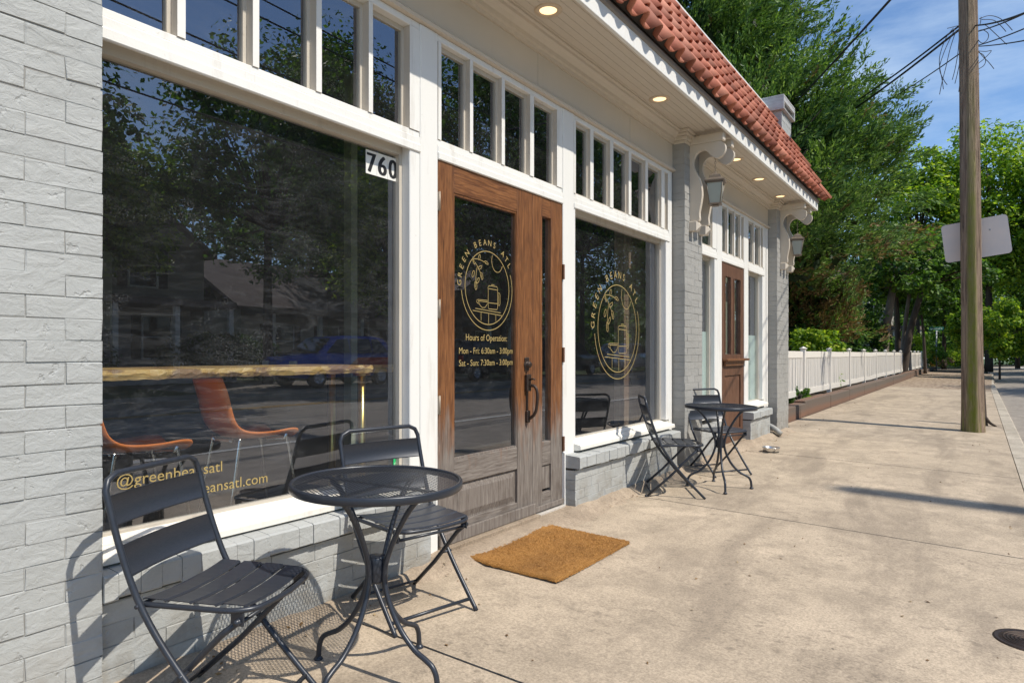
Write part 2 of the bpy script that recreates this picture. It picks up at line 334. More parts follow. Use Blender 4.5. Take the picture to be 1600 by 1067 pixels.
# ------------------------------------------------------------------ object helpers
class MB:
    """collects shapes, builds ONE mesh object"""
    def __init__(s): s.v = []; s.f = []; s.sm = []; s.mi = []
    def add(s, vs, fs, smooth=False, mi=0):
        o = len(s.v); s.v += [tuple(p) for p in vs]; s.f += [tuple(i + o for i in f) for f in fs]
        s.sm += [smooth] * len(fs); s.mi += [mi] * len(fs); return s
    def box(s, a, b, mi=0):
        x0, y0, z0 = a; x1, y1, z1 = b
        return s.add([(x0,y0,z0),(x1,y0,z0),(x1,y1,z0),(x0,y1,z0),(x0,y0,z1),(x1,y0,z1),(x1,y1,z1),(x0,y1,z1)],
              [(0,3,2,1),(4,5,6,7),(0,1,5,4),(1,2,6,5),(2,3,7,6),(3,0,4,7)], False, mi)
    def mull(s, a, b):
        s.box(a, b); n = len(s.mi)
        for q, f_ in enumerate(s.f[-6:]): s.mi[n-6+q] = 0 if q == 3 else 1  # front stays white, all other faces take the shade-toned paint
        return s
    def bbox(s, a, b, e=.003, mi=0):
        """box with chamfered edges"""
        x0, y0, z0 = a; x1, y1, z1 = b; e = min(e, (x1-x0)*.45, (y1-y0)*.45, (z1-z0)*.45)
        bm = bmesh.new(); bmesh.ops.create_cube(bm, size=1)
        for v in bm.verts: v.co = ((x0+x1)/2 + v.co.x*(x1-x0), (y0+y1)/2 + v.co.y*(y1-y0), (z0+z1)/2 + v.co.z*(z1-z0))
        bmesh.ops.bevel(bm, geom=bm.edges[:], offset=e, segments=1, affect='EDGES')
        bm.verts.index_update(); s.add([v.co[:] for v in bm.verts], [[v.index for v in f.verts] for f in bm.faces], False, mi); bm.free(); return s
    def prism(s, poly, axis, a, b, mi=0):
        """poly: list of 2D points; extruded along axis (0,1,2) between a and b"""
        n = len(poly); vs = []
        for t in (a, b):
            for p in poly:
                q = list(p); q.insert(axis, t); vs.append(tuple(q))
        fs = [tuple(range(n))[::-1], tuple(range(n, 2*n))] + [(i, (i+1) % n, n+(i+1) % n, n+i) for i in range(n)]
        return s.add(vs, fs, False, mi)
    def tube(s, pts, r, n=8, mi=0, closed=False):
        pts = [Vector(p) for p in pts]; rr = r if isinstance(r, (list, tuple)) else [r]*len(pts)
        vs = []; N_ = len(pts); up = None
        for i, p in enumerate(pts):
            if closed: d = pts[(i+1) % N_] - pts[i-1]
            else: d = (pts[min(i+1, N_-1)] - pts[max(i-1, 0)])
            d.normalize()
            if up is None: up = d.orthogonal().normalized()
            else: up = (up - d*up.dot(d)); up = up.normalized() if up.length > 1e-6 else d.orthogonal().normalized()
            sd = d.cross(up)
            for k_ in range(n):
                a = 2*pi*k_/n; vs.append(p + (up*cos(a) + sd*sin(a))*rr[i])
        fs = []
        for i in range(N_ if closed else N_-1):
            j = (i+1) % N_
            for k_ in range(n): fs.append((i*n+k_, i*n+(k_+1) % n, j*n+(k_+1) % n, j*n+k_))
        if not closed: fs += [tuple(range(n))[::-1], tuple(range((N_-1)*n, N_*n))]
        return s.add(vs, fs, True, mi)
    def lathe(s, prof, c=(0,0,0), n=24, mi=0, smooth=True):
        vs = []; m_ = len(prof)
        for k_ in range(n):
            a = 2*pi*k_/n
            for r_, z_ in prof: vs.append((c[0]+r_*cos(a), c[1]+r_*sin(a), c[2]+z_))
        fs = []
        for k_ in range(n):
            j = (k_+1) % n
            for i in range(m_-1): fs.append((k_*m_+i, j*m_+i, j*m_+i+1, k_*m_+i+1))
        return s.add(vs, fs, smooth, mi)
    def build(s, name, mats, parent=None, loc=None):
        me = bpy.data.meshes.new(name)
        vs = s.v
        if loc is not None: vs = [(x-loc[0], y-loc[1], z-loc[2]) for x, y, z in vs]
        me.from_pydata(vs, [], s.f); me.polygons.foreach_set('use_smooth', s.sm); me.polygons.foreach_set('material_index', s.mi)
        for q in (mats if isinstance(mats, list) else [mats]): me.materials.append(q)
        me.update()
        bm = bmesh.new(); bm.from_mesh(me); bmesh.ops.recalc_face_normals(bm, faces=bm.faces[:]) if len(s.f) < 60000 else None
        bm.to_mesh(me); bm.free()
        o = bpy.data.objects.new(name, me); COL.objects.link(o)
        if parent is not None: o.parent = parent
        if loc is not None: o.location = loc
        return o

def spline(P, k=6):
    """Catmull-Rom through points"""
    P = [Vector(p) for p in P]; out = []
    for i in range(len(P)-1):
        p0 = P[max(i-1, 0)]; p1 = P[i]; p2 = P[i+1]; p3 = P[min(i+2, len(P)-1)]
        for j in range(k):
            t = j/k; out.append(.5*((2*p1) + (p2-p0)*t + (2*p0-5*p1+4*p2-p3)*t*t + (3*p1-p0-3*p2+p3)*t**3))
    out.append(P[-1]); return out

def tag(o, label=None, cat=None, group=None, kind=None):
    if label: o['label'] = label
    if cat: o['category'] = cat
    if group: o['group'] = group
    if kind: o['kind'] = kind
    return o
def thing(name, label, cat, loc=(0,0,0), rz=0, group=None):
    o = bpy.data.objects.new(name, None); COL.objects.link(o); o.location = loc; o.rotation_euler = (0,0,rz); o.empty_display_size = .1
    return tag(o, label, cat, group)
def copy_tree(o, parent=None):
    c = o.copy(); COL.objects.link(c)
    if parent is not None: c.parent = parent
    for ch in [x for x in list(COL.objects) if x.parent == o]: copy_tree(ch, c)
    return c
def mesh_np(name, V, Fq, mats, parent=None, mi=None, loc=None):
    me = bpy.data.meshes.new(name); n = len(Fq); kk = Fq.shape[1]
    V = V.astype(np.float32)
    if loc is not None: V = V - np.array(loc, dtype=np.float32)
    me.vertices.add(len(V)); me.vertices.foreach_set('co', V.ravel())
    me.loops.add(n*kk); me.loops.foreach_set('vertex_index', Fq.astype(np.int32).ravel())
    me.polygons.add(n); me.polygons.foreach_set('loop_start', np.arange(0, n*kk, kk, dtype=np.int32))
    me.polygons.foreach_set('loop_total', np.full(n, kk, dtype=np.int32))
    for q in mats: me.materials.append(q)
    if mi is not None: me.polygons.foreach_set('material_index', mi.astype(np.int32))
    me.update(calc_edges=True); me.validate()
    o = bpy.data.objects.new(name, me); COL.objects.link(o)
    if parent is not None: o.parent = parent
    if loc is not None: o.location = loc
    return o

# text -> mesh data on a facade-facing plane (x constant, reading along +Y)
def text_verts(body, cy, cz, width=None, height=.05, rot=0.0, align='CENTER', x=0.0):
    cu = bpy.data.curves.new('t', 'FONT'); cu.body = body; cu.size = 1.0; cu.align_x = 'CENTER' if align == 'CENTER' else 'LEFT'
    cu.align_y = 'BOTTOM_BASELINE'; cu.resolution_u = 3; cu.fill_mode = 'FRONT'
    ob = bpy.data.objects.new('t', cu); COL.objects.link(ob); dg = bpy.context.evaluated_depsgraph_get()
    me = bpy.data.meshes.new_from_object(ob.evaluated_get(dg))
    vs = [v.co.copy() for v in me.vertices]; fs = [tuple(p.vertices) for p in me.polygons]
    bpy.data.objects.remove(ob); bpy.data.meshes.remove(me); bpy.data.curves.remove(cu)
    if not vs: return [], []
    xs = [v.x for v in vs]; wd = max(xs)-min(xs)
    sy = height/.70; sx = (width/wd) if width else sy
    mid = (max(xs)+min(xs))/2 if align == 'CENTER' else min(xs)
    out = []
    for v in vs:
        a, b = (v.x-mid)*sx, v.y*sy
        out.append((x, cy + a*cos(rot) - b*sin(rot), cz + a*sin(rot) + b*cos(rot)))
    return out, fs
def stroke(mb, pts, x, wd=.006, closed=False, ry=1.0):
    """flat line of width wd on plane x through (y,z) points"""
    n = len(pts); L = []; Rr = []
    for i in range(n):
        a = pts[i-1] if (i > 0 or closed) else pts[i]; b = pts[(i+1) % n] if (i < n-1 or closed) else pts[i]
        dy, dz = b[0]-a[0], b[1]-a[1]; l = sqrt(dy*dy+dz*dz) or 1; ny, nz = -dz/l*wd/2, dy/l*wd/2
        L.append((x, pts[i][0]+ny, pts[i][1]+nz)); Rr.append((x, pts[i][0]-ny, pts[i][1]-nz))
    fs = [(i, (i+1) % n, n+(i+1) % n, n+i) for i in range(n if closed else n-1)]
    mb.add(L+Rr, fs)

# ================================================================== GROUND, SIDEWALK, ROAD
def sheet(name, mat, pts, kind='structure'):
    mb = MB(); mb.add(pts, [tuple(range(len(pts)))]); o = mb.build(name, mat); tag(o, kind=kind); return o
sheet('ground', m['grass'], [(-120,-60,-.45),(160,-60,-.45),(160,220,-.45),(-120,220,-.45)])
def gz(x): # sidewalk height
    return -.03*x if x > .36 else (-.0108 + (.36-x)*.0)
mb = MB(); joints = [-6.9, -4.0, -1.0, 1.865, 4.71, 7.62, 10.5, 13.4, 16.3, 19.2, 22.1, 25.0]
for i in range(len(joints)-1):
    y0, y1 = joints[i]+.006, joints[i+1]-.006
    e = .002
    for (xa, xb) in ((.02, 2.615),):
        za, zb = -.0108, -.0785
        q = [(xa,y0,za),(.36,y0,za),(xb,y0,zb),(xb,y1,zb),(.36,y1,za),(xa,y1,za)]
        if joints[i+1] == 7.62: q[2+1] = (xb, y1+.11, zb); q[5] = (xa, y1-.03, za)
        if joints[i] == 7.62: q[2] = (xb, y0+.11, zb); q[0] = (xa, y0-.03, za)
        if y0 > 10: q = [(-.12,y0,za)] + q[1:5] + [(-.12,y1,za)]
        lo = [(x, y, z-.12) for x, y, z in q]
        mb.add(q+lo, [tuple(range(6))] + [(j, (j+1) % 6, 6+(j+1) % 6, 6+j) for j in range(6)])
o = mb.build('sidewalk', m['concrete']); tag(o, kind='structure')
sheet('sidewalk_bed', m['joint'], [(-.6,-7,-.1),(2.62,-7,-.1),(2.62,60,-.1),(-.6,60,-.1)])
sheet('far_path', m['gravel'], [(-.13,25.0,-.012),(2.615,25.0,-.078),(2.9,46,-.078),(-.13,46,-.012)])
# low mortar fillet along the foot of the walls
mb = MB(); ys = np.arange(-1.2, 9.9, .07); prof = []
rr = random.Random(3)
for y in ys:
    if 2.66 < y < 3.93: a, h = .13, .035
    else: a, h = .07 + rr.uniform(-.02, .03) + .025*sin(y*2.1), .040 + rr.uniform(-.006, .008)
    prof.append([(.0, y, h+.004), (.11, y, h), (.11+a*.5, y, h*.35+rr.uniform(-.004,.004)), (.12+a, y, -.012)])
vs = [p for q in prof for p in q]; fs = []
for i in range(len(prof)-1):
    for j in range(3): fs.append((i*4+j, i*4+j+1, (i+1)*4+j+1, (i+1)*4+j))
mb.add(vs, fs, True); o = mb.build('pavement_edge', m['sealant']); tag(o, kind='structure')
# kerb
mb = MB(); y = -6.0
while y < 47:
    L = 3.05; a = .008
    dx = 0 if y < 30 else (y-30)*.012
    mb.prism([(2.622+dx, -.30), (2.622+dx, -.0785), (2.765+dx, -.082), (2.785+dx, -.10), (2.80+dx, -.30)], 1, y+a, y+L-a); y += L
# prism axis=1 polygon is (x,z)
o = mb.build('kerb', m['kerbst']); tag(o, kind='structure')
mb = MB(); P = []
for i in range(23):
    x = 2.79 + (13.3-2.79)*i/22; P.append((x, -.20 + .09*sin(pi*i/22)))
def road_z(x): return -.20 + .09*sin(pi*(x-2.79)/(13.3-2.79))
for i in range(22):
    (xa, za), (xb, zb) = P[i], P[i+1]; mb.add([(xa,-40,za),(xb,-40,zb),(xb,90,zb),(xa,90,za)], [(0,1,2,3)], True)
o = mb.build('road', m['asphalt']); tag(o, kind='structure')
def line(name, mat, x0, x1, y0=-35, y1=80):
    mb = MB(); mb.add([(x0,y0,road_z(x0)+.006),(x1,y0,road_z(x1)+.006),(x1,y1,road_z(x1)+.006),(x0,y1,road_z(x0)+.006)], [(0,1,2,3)])
    o = mb.build(name, mat); tag(o, kind='structure')
line('road_marking', m['wline'], 5.15, 5.29); line('road_marking', m['yellow'], 10.45, 10.57); line('road_marking', m['yellow'], 10.70, 10.82)
mb = MB(); mb.box((13.3,-40,-.35),(13.48,90,-.06)); tag(mb.build('far_kerb', m['kerbst']), kind='structure')
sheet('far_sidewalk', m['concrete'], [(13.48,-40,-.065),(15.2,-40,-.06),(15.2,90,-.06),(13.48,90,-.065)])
sheet('far_lawn', m['grass'], [(15.2,-40,-.07),(40,-40,.3),(40,90,.3),(15.2,90,-.07)])
sheet('driveway', m['asphalt'], [(15.2,10.5,-.052),(24,10.5,.045),(24,24.5,.045),(15.2,24.5,-.052)])
sheet('yard', m['soil'], [(-12,9.99,.05),(-.30,9.99,.05),(-.30,56,.05),(-12,56,.05)])
sheet('cross_street', m['asphalt'], [(-40,57,-.06),(2.9,57,-.11),(2.9,63,-.11),(-40,63,-.06)])

# ================================================================== THE SHOP BUILDING
shop = thing('shop_building', 'grey painted brick shop with white window frames, red clay tile roof and deep eave', 'building', (0,0,0))
def part(name, mb, mat, parent=shop): return mb.build(name, mat, parent)
CO = .0645; BL = .203; JT = .0028
def bricks(mb, y0, y1, z0, z1, xf, depth=.10, first=0, e=.0016, seed=1, header_side=True):
    """courses of individual chamfered bricks, front face at x=xf; a mortar backing is added by the caller"""
    r = random.Random(seed); n = int((z1-z0)/CO+.5); ch = (z1-z0)/n
    for c in range(n):
        za = z0 + c*ch + JT*.4; zb = z0 + (c+1)*ch - JT*.4
        off = (0 if (c+first) % 2 == 0 else BL/2); y = y1 - off
        edges = [y1]
        if off: edges.append(y)
        while y > y0 + .04:
            y -= BL; edges.append(max(y, y0))
        if edges[-1] > y0 + 1e-4: edges.append(y0)
        for i in range(len(edges)-1):
            b, a = edges[i], edges[i+1]
            if b-a < .015: continue
            a += JT*.45 if a > y0+1e-4 else 0; b -= JT*.45 if b < y1-1e-4 else 0
            dx = r.uniform(-.0012, .0022); dz = r.uniform(-.0015, .0015); x1 = xf+dx
            j = lambda q=.0024: r.uniform(-q, q)
            vs = [(xf-depth,a,za),(xf-depth,b,za),(xf-depth,b,zb),(xf-depth,a,zb),
                  (x1-e*1.3,a+j(),za+dz+j()),(x1-e*1.3,b+j(),za+dz+j()),(x1-e*1.3,b+j(),zb+dz+j()),(x1-e*1.3,a+j(),zb+dz+j()),
                  (x1+j(.001),a+e+j(),za+e+dz+j()),(x1+j(.001),b-e+j(),za+e+dz+j()),(x1+j(.001),b-e+j(),zb-e+dz+j()),(x1+j(.001),a+e+j(),zb-e+dz+j())]
            fs = [(0,4,5,1),(1,5,6,2),(2,6,7,3),(3,7,4,0),(4,8,9,5),(5,9,10,6),(6,10,11,7),(7,11,8,4),(8,11,10,9)]
            mb.add(vs, fs)
def pier(y0, y1, z0, z1, xf, seed, back=-.12, first=0):
    mb = MB(); bricks(mb, y0, y1, z0, z1, xf, .115, first, seed=seed)
    # side bricks: courses read on the near side too, since every brick box is xf deep
    part('brick_pier', mb, m['brick'])
    mo = MB(); mo.box((back, y0+.004, z0-.02), (xf-.0055, y1-.004, z1)); return part('mortar', mo, m['mortar'], None)
def attach(child, par): child.parent = par; return child
def brick_part(name, y0, y1, z0, z1, xf, seed, back=-.12, first=0, bm_='brick'):
    mb = MB(); bricks(mb, y0, y1, z0, z1, xf, .115, first, seed=seed)
    o = part(name, mb, m[bm_])
    mo = MB(); mo.box((back, y0+.0045, z0-.02), (xf-.0026, y1-.0045, z1-.001)); mo.build('mortar', m['mortar'], o)
    return o
GZ = .02
brick_part('brick_pier', -1.35, .972, GZ, 3.09, .11, 11)
brick_part('brick_pier', 5.92, 6.39, GZ, 2.99, .11, 12, bm_='brick2')
pb = brick_part('brick_pier', 9.33, 9.97, GZ, 2.99, .11, 13, bm_='brick2')
# side wall of the building
mb = MB(); mb.box((-9.0, 9.60, -.1), (-.12, 9.955, 4.15)); part('side_wall', mb, m['brick'])
mb = MB(); mb.box((-9.0, -1.6, -.1), (-.12, -1.36, 4.15)); part('side_wall', mb, m['brick'])
mb = MB(); mb.box((-9.2, -1.36, -.1), (-9.0, 9.60, 4.15)); part('back_wall', mb, m['brick'])
# low brick walls under the windows with a course of bricks on edge
def low_wall(y0, y1, top, seed, xf=.085, proj=.12, endcap=False):
    zb = top-.082
    o = brick_part('low_brick_wall', y0, y1, GZ, zb-.012, xf, seed, -.10)
    mb = MB(); r = random.Random(seed+50); y = y1; hw = .0675
    while y > y0+.02:
        a = max(y-hw+.0016, y0); dx = r.uniform(-.0025, .0025); dz = r.uniform(-.002, .002); lo_ = r.uniform(-.004, .004)
        pr = proj+dx
        poly = [(-.05, zb+.004), (pr-.003, zb+lo_+.002), (pr, zb+lo_+.006), (pr, top+dz-.006), (pr-.008, top+dz), (-.05, top+.012)]
        mb.prism(poly, 1, a, y); y -= hw
    mb.build('sill_course', m['brick'], o)
    mo = MB(); mo.box((-.10, y0+.002, zb-.013), (xf-.022, y1-.002, zb+.0035), 1); mo.box((-.10, y0+.003, zb+.006), (proj-.006, y1-.003, top-.004)); mo.build('mortar', [m['mortar'], m['joint']], o)
    return o
low_wall(.974, 2.50, .388, 21)
low_wall(3.945, 5.80, .375, 22)
low_wall(8.16, 9.06, .365, 23)
brick_part('low_brick_wall', 6.39, 7.12, GZ, .35, .07, 24)

# ---- trim and framing
ZT0, ZT1, ZH = 2.10, 2.185, 2.73        # rail bottom / rail top / transom head
def post(y0, y1, z0=0.03, z1=ZH+.0, x=0.0, xb=-.11):
    mb = MB(); mb.bbox((xb, y0, z0), (x, y1, z1), .004); return part('window_post', mb, m['white'])
post(2.516, 2.650); post(3.930, 4.079); post(7.186, 7.346); post(8.205, 8.362)
# lower jamb blocks next to the posts (street level feet)
def transom(y0, y1, mull, gx=-.055, name='transom_window'):
    """rail, head, sashes with narrow panes. mull = list of (ya, yb) mullion fronts inside y0..y1"""
    mb = MB()
    mb.bbox((-.10, y0, ZT0), (0.0, y1, ZT1-.03), .004); mb.bbox((-.10, y0, ZT1-.0295), (-.008, y1, ZT1), .003)
    mb.bbox((-.10, y0, ZH-.035), (-.004, y1, ZH), .003)
    mb.bbox((-.012, y0, ZT0-.022), (.006, y1, ZT0+.018), .004)
    edges = [y0] + [q for p in mull for q in p] + [y1]
    for a, b in mull: mb.mull((gx-.022, a, ZT1), (-.003, b, ZH-.0351))
    o = part(name, mb, [m['white'], m['reveal_shade']])
    sb = MB(); gb = MB()
    for i in range(0, len(edges), 2):
        a, b = edges[i], edges[i+1]
        if b-a < .06: continue
        sb.box((gx-.013, a, ZT1), (gx+.010, a+.010, ZH-.036)); sb.box((gx-.013, b-.016, ZT1), (gx+.010, b, ZH-.036))
        sb.box((gx-.012, a+.010, ZT1), (gx+.009, b-.016, ZT1+.014)); sb.box((gx-.012, a+.010, ZH-.060), (gx+.009, b-.016, ZH-.036))
        gb.add([(gx,a,ZT1),(gx,b,ZT1),(gx,b,ZH-.036),(gx,a,ZH-.036)], [(0,1,2,3)])
    sb.build('sash', m['sash'], o); gb.build('pane', m['glass'], o)
    return o
transom(.90, 2.516, [(.95,1.0),(1.268,1.298),(1.567,1.595),(1.871,1.900),(2.170,2.196),(2.442,2.514)])
transom(2.652, 3.928, [(2.655,2.680),(2.921,2.949),(3.222,3.254),(3.528,3.572),(3.855,3.926)], -.045)
transom(4.081, 5.83, [(4.083,4.11),(4.323,4.372),(4.642,4.697),(4.973,5.022),(5.302,5.355),(5.650,5.724),(5.80,5.828)], -.036)
transom(6.40, 7.184, [(6.66,6.70),(7.04,7.18)], -.026)
transom(7.348, 8.203, [(7.35,7.37),(7.544,7.59),(7.804,7.85),(8.044,8.085),(8.18,8.20)], -.026)
transom(8.364, 9.11, [(8.366,8.39),(8.62,8.665),(8.92,8.955),(9.05,9.108)], -.026)
# vertical outer trims beside piers
for y0, y1 in ((5.832, 5.895), (9.112, 9.20), (9.24, 9.31)):
    mb = MB(); mb.bbox((-.11, y0, .36), (-.002, y1, ZH), .004); part('frame_trim', mb, m['white'])
mb = MB(); mb.box((-.13, 5.895, .3), (-.03, 5.925, ZH)); mb.box((-.13, 9.20, .3), (-.05, 9.24, ZH)); mb.box((-.13, 9.31, .3), (-.04, 9.335, ZH)); part('frame_trim', mb, m['tan'])
# board above the transoms, head mould, crown
mb = MB()
for (a, b) in ((.90, 5.922), (6.388, 9.332)):
    mb.box((-.12, a, ZH+.001), (-.006, b, 3.00))
o = part('header_board', mb, m['tan'])
mb = MB()
for (a, b) in ((.90, 5.92), (6.39, 9.33)):
    mb.prism([(-.02, ZH+.002), (.022, ZH+.004), (.026, ZH+.020), (.014, ZH+.034), (-.005, ZH+.042)], 1, a, b)
mb.build('head_moulding', m['tan'], o)
mb = MB(); prof = [(-.02, 2.985), (.010, 2.985), (.014, 3.005), (.030, 3.012), (.034, 3.035), (.055, 3.055), (.075, 3.065), (.078, 3.082), (.095, 3.086), (.095, 3.0995), (-.02, 3.0995)]
for (a, b) in ((.90, 5.92), (6.39, 9.33)): mb.prism(prof, 1, a, b)
mb.build('crown_moulding', m['tan'], o)
# seams in header board
mb = MB()
for y in (3.62, 1.9, 5.0): mb.box((-.0075, y, 2.76), (-.0035, y+.003, 2.985))
mb.build('board_seam', m['sash'], o)
# capitals on the piers
for (a, b) in ((5.92, 6.39), (9.33, 9.97)):
    mb = MB()
    for z0, z1, pr in ((2.985, 3.012, .012), (3.0125, 3.045, .026), (3.0455, 3.072, .045), (3.0725, 3.0995, .06)):
        mb.bbox((-.03, a-pr, z0), (.11+pr, b+(pr if b > 9 else pr), z1), .004)
    part('capital', mb, m['tan'])
# soffit boards (long boards running with the wall)
mb = MB(); xs_ = [-.10, .0, .055, .11, .165, .22, .275, .33, .385, .436]
for i in range(len(xs_)-1): mb.box((xs_[i]+.0012, -1.36, 3.10), (xs_[i+1]-.0012, 10.10, 3.118))
o = part('soffit', mb, m['tan'])
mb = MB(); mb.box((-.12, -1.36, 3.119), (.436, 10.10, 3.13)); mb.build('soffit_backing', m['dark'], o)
# fascia, drip edge
mb = MB(); mb.bbox((.437, -1.36, 3.058), (.462, 10.12, 3.196), .003); mb.bbox((-.2, 10.121, 3.058), (.462, 10.143, 3.196), .003)
o = part('fascia_board', mb, m['white'])
mb = MB(); mb.prism([(.4625, 3.160), (.470, 3.162), (.478, 3.172), (.478, 3.198), (.4625, 3.198)], 1, -1.36, 10.14); mb.build('drip_edge', m['drip'], o)

# ---- clay tile mansard
def tile_roof():
    P0 = Vector((.482, 3.222)); P1 = Vector((-.035, 4.255)); L = (P1-P0).length; d = (P1-P0)/L; nrm = Vector((d.y, -d.x))  # outward (x+)
    if nrm.x < 0: nrm = -nrm
    pitch = .207; rows = 6; ex = L/rows; mb = MB(); seg = 10
    def prof(t):    # S-tile: high roll then shallow pan
        t = t % 1.0
        if t < .58: return .068*sin(pi*t/.58)
        return -.014*sin(pi*(t-.58)/.42)
    r = random.Random(5)
    for k_ in range(rows):
        y = -1.0; col = 0
        while y < 10.3:
            s0 = k_*ex; s1 = (k_+1)*ex+.03
            jz = r.uniform(-.004, .004); js = r.uniform(-.008, .008)
            vs = []; ok = True
            for (s_, lift) in ((s0+js-.022, .040+jz), (s0+ex*.5, .022+jz*.5), (s1, .002)):
                f = s_/L; yend = 10.22-(10.22-9.70)*f
                for side in (0, 1):
                    for i in range(seg+1):
                        t = i/seg; yy = y + t*pitch*1.0
                        h = prof(t)+lift - (.013 if side else 0)
                        q = P0 + d*s_ + nrm*h
                        vs.append((q.x, min(yy, yend), q.y))
            if y > 10.22: break
            fs = []; S = seg+1
            for i in range(seg):
                for a in range(2):
                    b0 = a*2*S; b1 = (a+1)*2*S
                    fs.append((b0+i, b0+i+1, b1+i+1, b1+i)); fs.append((b0+S+i, b1+S+i, b1+S+i+1, b0+S+i+1))
                fs.append((i, S+i, S+i+1, i+1))
            mb.add(vs, fs, True)
            sc_ = s0+.022; f = sc_/L; yend = 10.22-(10.22-9.70)*f; cv = []  # dark strip set in each tile hollow to stand for its shade
            for i in range(seg+1):
                t = i/seg; yy = min(y + t*pitch, yend); h = prof(t)+.030-.012
                for hh_ in (-.012, max(h, -.010)): q = P0 + d*sc_ + nrm*hh_; cv.append((q.x, yy, q.y))
            mb.add(cv, [(2*i, 2*i+2, 2*i+3, 2*i+1) for i in range(seg)], False, 1); y += pitch
    return mb
o = tile_roof().build('clay_tile_roof', [m['tile'], m['roofdark']], shop)
mb = MB(); mb.add([(.472,-1.36,3.202),(.472,10.17,3.202),(-.05,9.68,4.245),(-.05,-1.36,4.245)], [(0,1,2,3)])
mb.add([(.47,10.17,3.202),(-3.0,10.17,3.202),(-3.0,9.68,4.245),(-.05,9.68,4.245)], [(0,1,2,3)])
mb.add([(-.05,-1.36,4.24),(-.05,9.68,4.24),(-9.2,9.68,4.16),(-9.2,-1.36,4.16)], [(0,1,2,3)])
mb.add([(.46,-1.36,3.199),(.46,10.16,3.199),(-.12,10.16,3.17),(-.12,-1.36,3.17)], [(0,1,2,3)])
mb.build('roof_deck', m['roofdark'], o)
mb = MB(); mb.bbox((-.13, -1.36, 4.305), (.012, 9.70, 4.338), .003); mb.bbox((-.12, -1.36, 4.22), (-.06, 9.66, 4.3045), .003); mb.bbox((-.001,-1.36,4.272),(.011,9.69,4.3045),.002)
mb.build('parapet_flashing', m['white'], o)
# hip cap tiles
mb = MB(); A = Vector((.545, 10.27, 3.225)); B = Vector((-.02, 9.70, 4.285)); n_ = 5; r = random.Random(9)
hd = (B-A).normalized(); outw = Vector((1, 1, .6)); outw = (outw - hd*outw.dot(hd)).normalized(); sd = hd.cross(outw)
for i in range(n_):
    a = A.lerp(B, i/n_ - .01); b = A.lerp(B, (i+1)/n_+.02)
    vs = []
    for (p, rad, lf) in ((a, .075, .03), (b, .058, .012)):
        for th_ in (0, 1):
            for j in range(9):
                an = pi*j/8; vs.append(p + outw*(sin(an)*(rad-th_*.013)+lf-.02) + sd*cos(an)*(rad-th_*.013))
    fs = []
    for j in range(8): fs += [(j, j+1, 18+j+1, 18+j), (9+j, 27+j, 27+j+1, 9+j+1), (j, 9+j, 9+j+1, j+1)]
    mb.add(vs, fs, True)
mb.build('hip_tile', m['tile'], o)

# ---- chimney / roof vent
mb = MB(); bricks(mb, 9.32, 9.86, 3.6, 4.28, .17, .55, seed=31)
mb.box((-.37, 9.325, 3.6), (.165, 9.855, 4.275)); ch = part('chimney', mb, m['brick'])
mb = MB(); mb.bbox((-.42, 9.27, 4.28), (.21, 9.91, 4.30), .004)
for (y0, y1) in ((9.27, 9.30), (9.88, 9.91)): mb.bbox((-.42, y0, 4.30), (.21, y1, 4.44), .003)
mb.bbox((-.42, 9.27, 4.44), (.21, 9.91, 4.47), .004); mb.bbox((-.42,9.301,4.30),(-.40,9.879,4.44),.002); mb.bbox((.185,9.301,4.385),(.209,9.879,4.439),.002)
mb.build('chimney_cap', m['capmetal'], ch)

# ---- scrolled brackets
BP = [(.111,2.986),(.111,2.29),(.135,2.275),(.199,2.289),(.200,2.36),(.215,2.44),(.226,2.52),(.220,2.60),(.196,2.68),(.160,2.755),(.143,2.80),(.143,2.845),(.160,2.89),(.195,2.922),(.240,2.928),(.276,2.905),(.308,2.870),(.340,2.843),(.372,2.834),(.405,2.848),(.430,2.880),(.440,2.915),(.432,2.950),(.408,2.975),(.395,2.986)]
def bracket(y, th=.045):
    mb = MB(); pts = [(p.x, p.y) for p in spline([(a, b, 0) for a, b in BP[2:]], 3)]
    # build the side faces as a strip between the wall line and the curve to avoid a bad n-gon
    curve = pts; n = len(curve); vs = []
    bm = bmesh.new(); poly = [(.111, 2.986), (.111, 2.285)] + curve
    vv = [bm.verts.new((x_, y, z_)) for x_, z_ in poly]; f = bm.faces.new(vv)
    rx = bmesh.ops.extrude_face_region(bm, geom=[f]); 
    for g_ in rx['geom']:
        if isinstance(g_, bmesh.types.BMVert): g_.co.y += th
    bmesh.ops.triangulate(bm, faces=[q for q in bm.faces if len(q.verts) > 4])
    bm.verts.index_update(); mb.add([v.co[:] for v in bm.verts], [[v.index for v in q.verts] for q in bm.faces]); bm.free()
    o = part('scroll_bracket', mb, m['tan'])
    mb = MB(); mb.bbox((.111, y-.012, 2.988), (.425, y+th+.012, 3.062), .005); mb.build('bracket_beam', m['tan'], o)
    mb = MB(); mb.bbox((.111, y-.02, 2.195), (.180, y+th+.02, 2.283), .004)
    c = ((.181), y+th/2, 2.239); mb.add([(.180,y-.02,2.195),(.180,y+th+.02,2.195),(.180,y+th+.02,2.283),(.180,y-.02,2.283),(.215,y+th/2,2.245)], [(0,1,4),(1,2,4),(2,3,4),(3,0,4)])
    mb.build('corbel_block', m['tan'], o)
bracket(6.045); bracket(6.30); bracket(9.50); bracket(9.86)

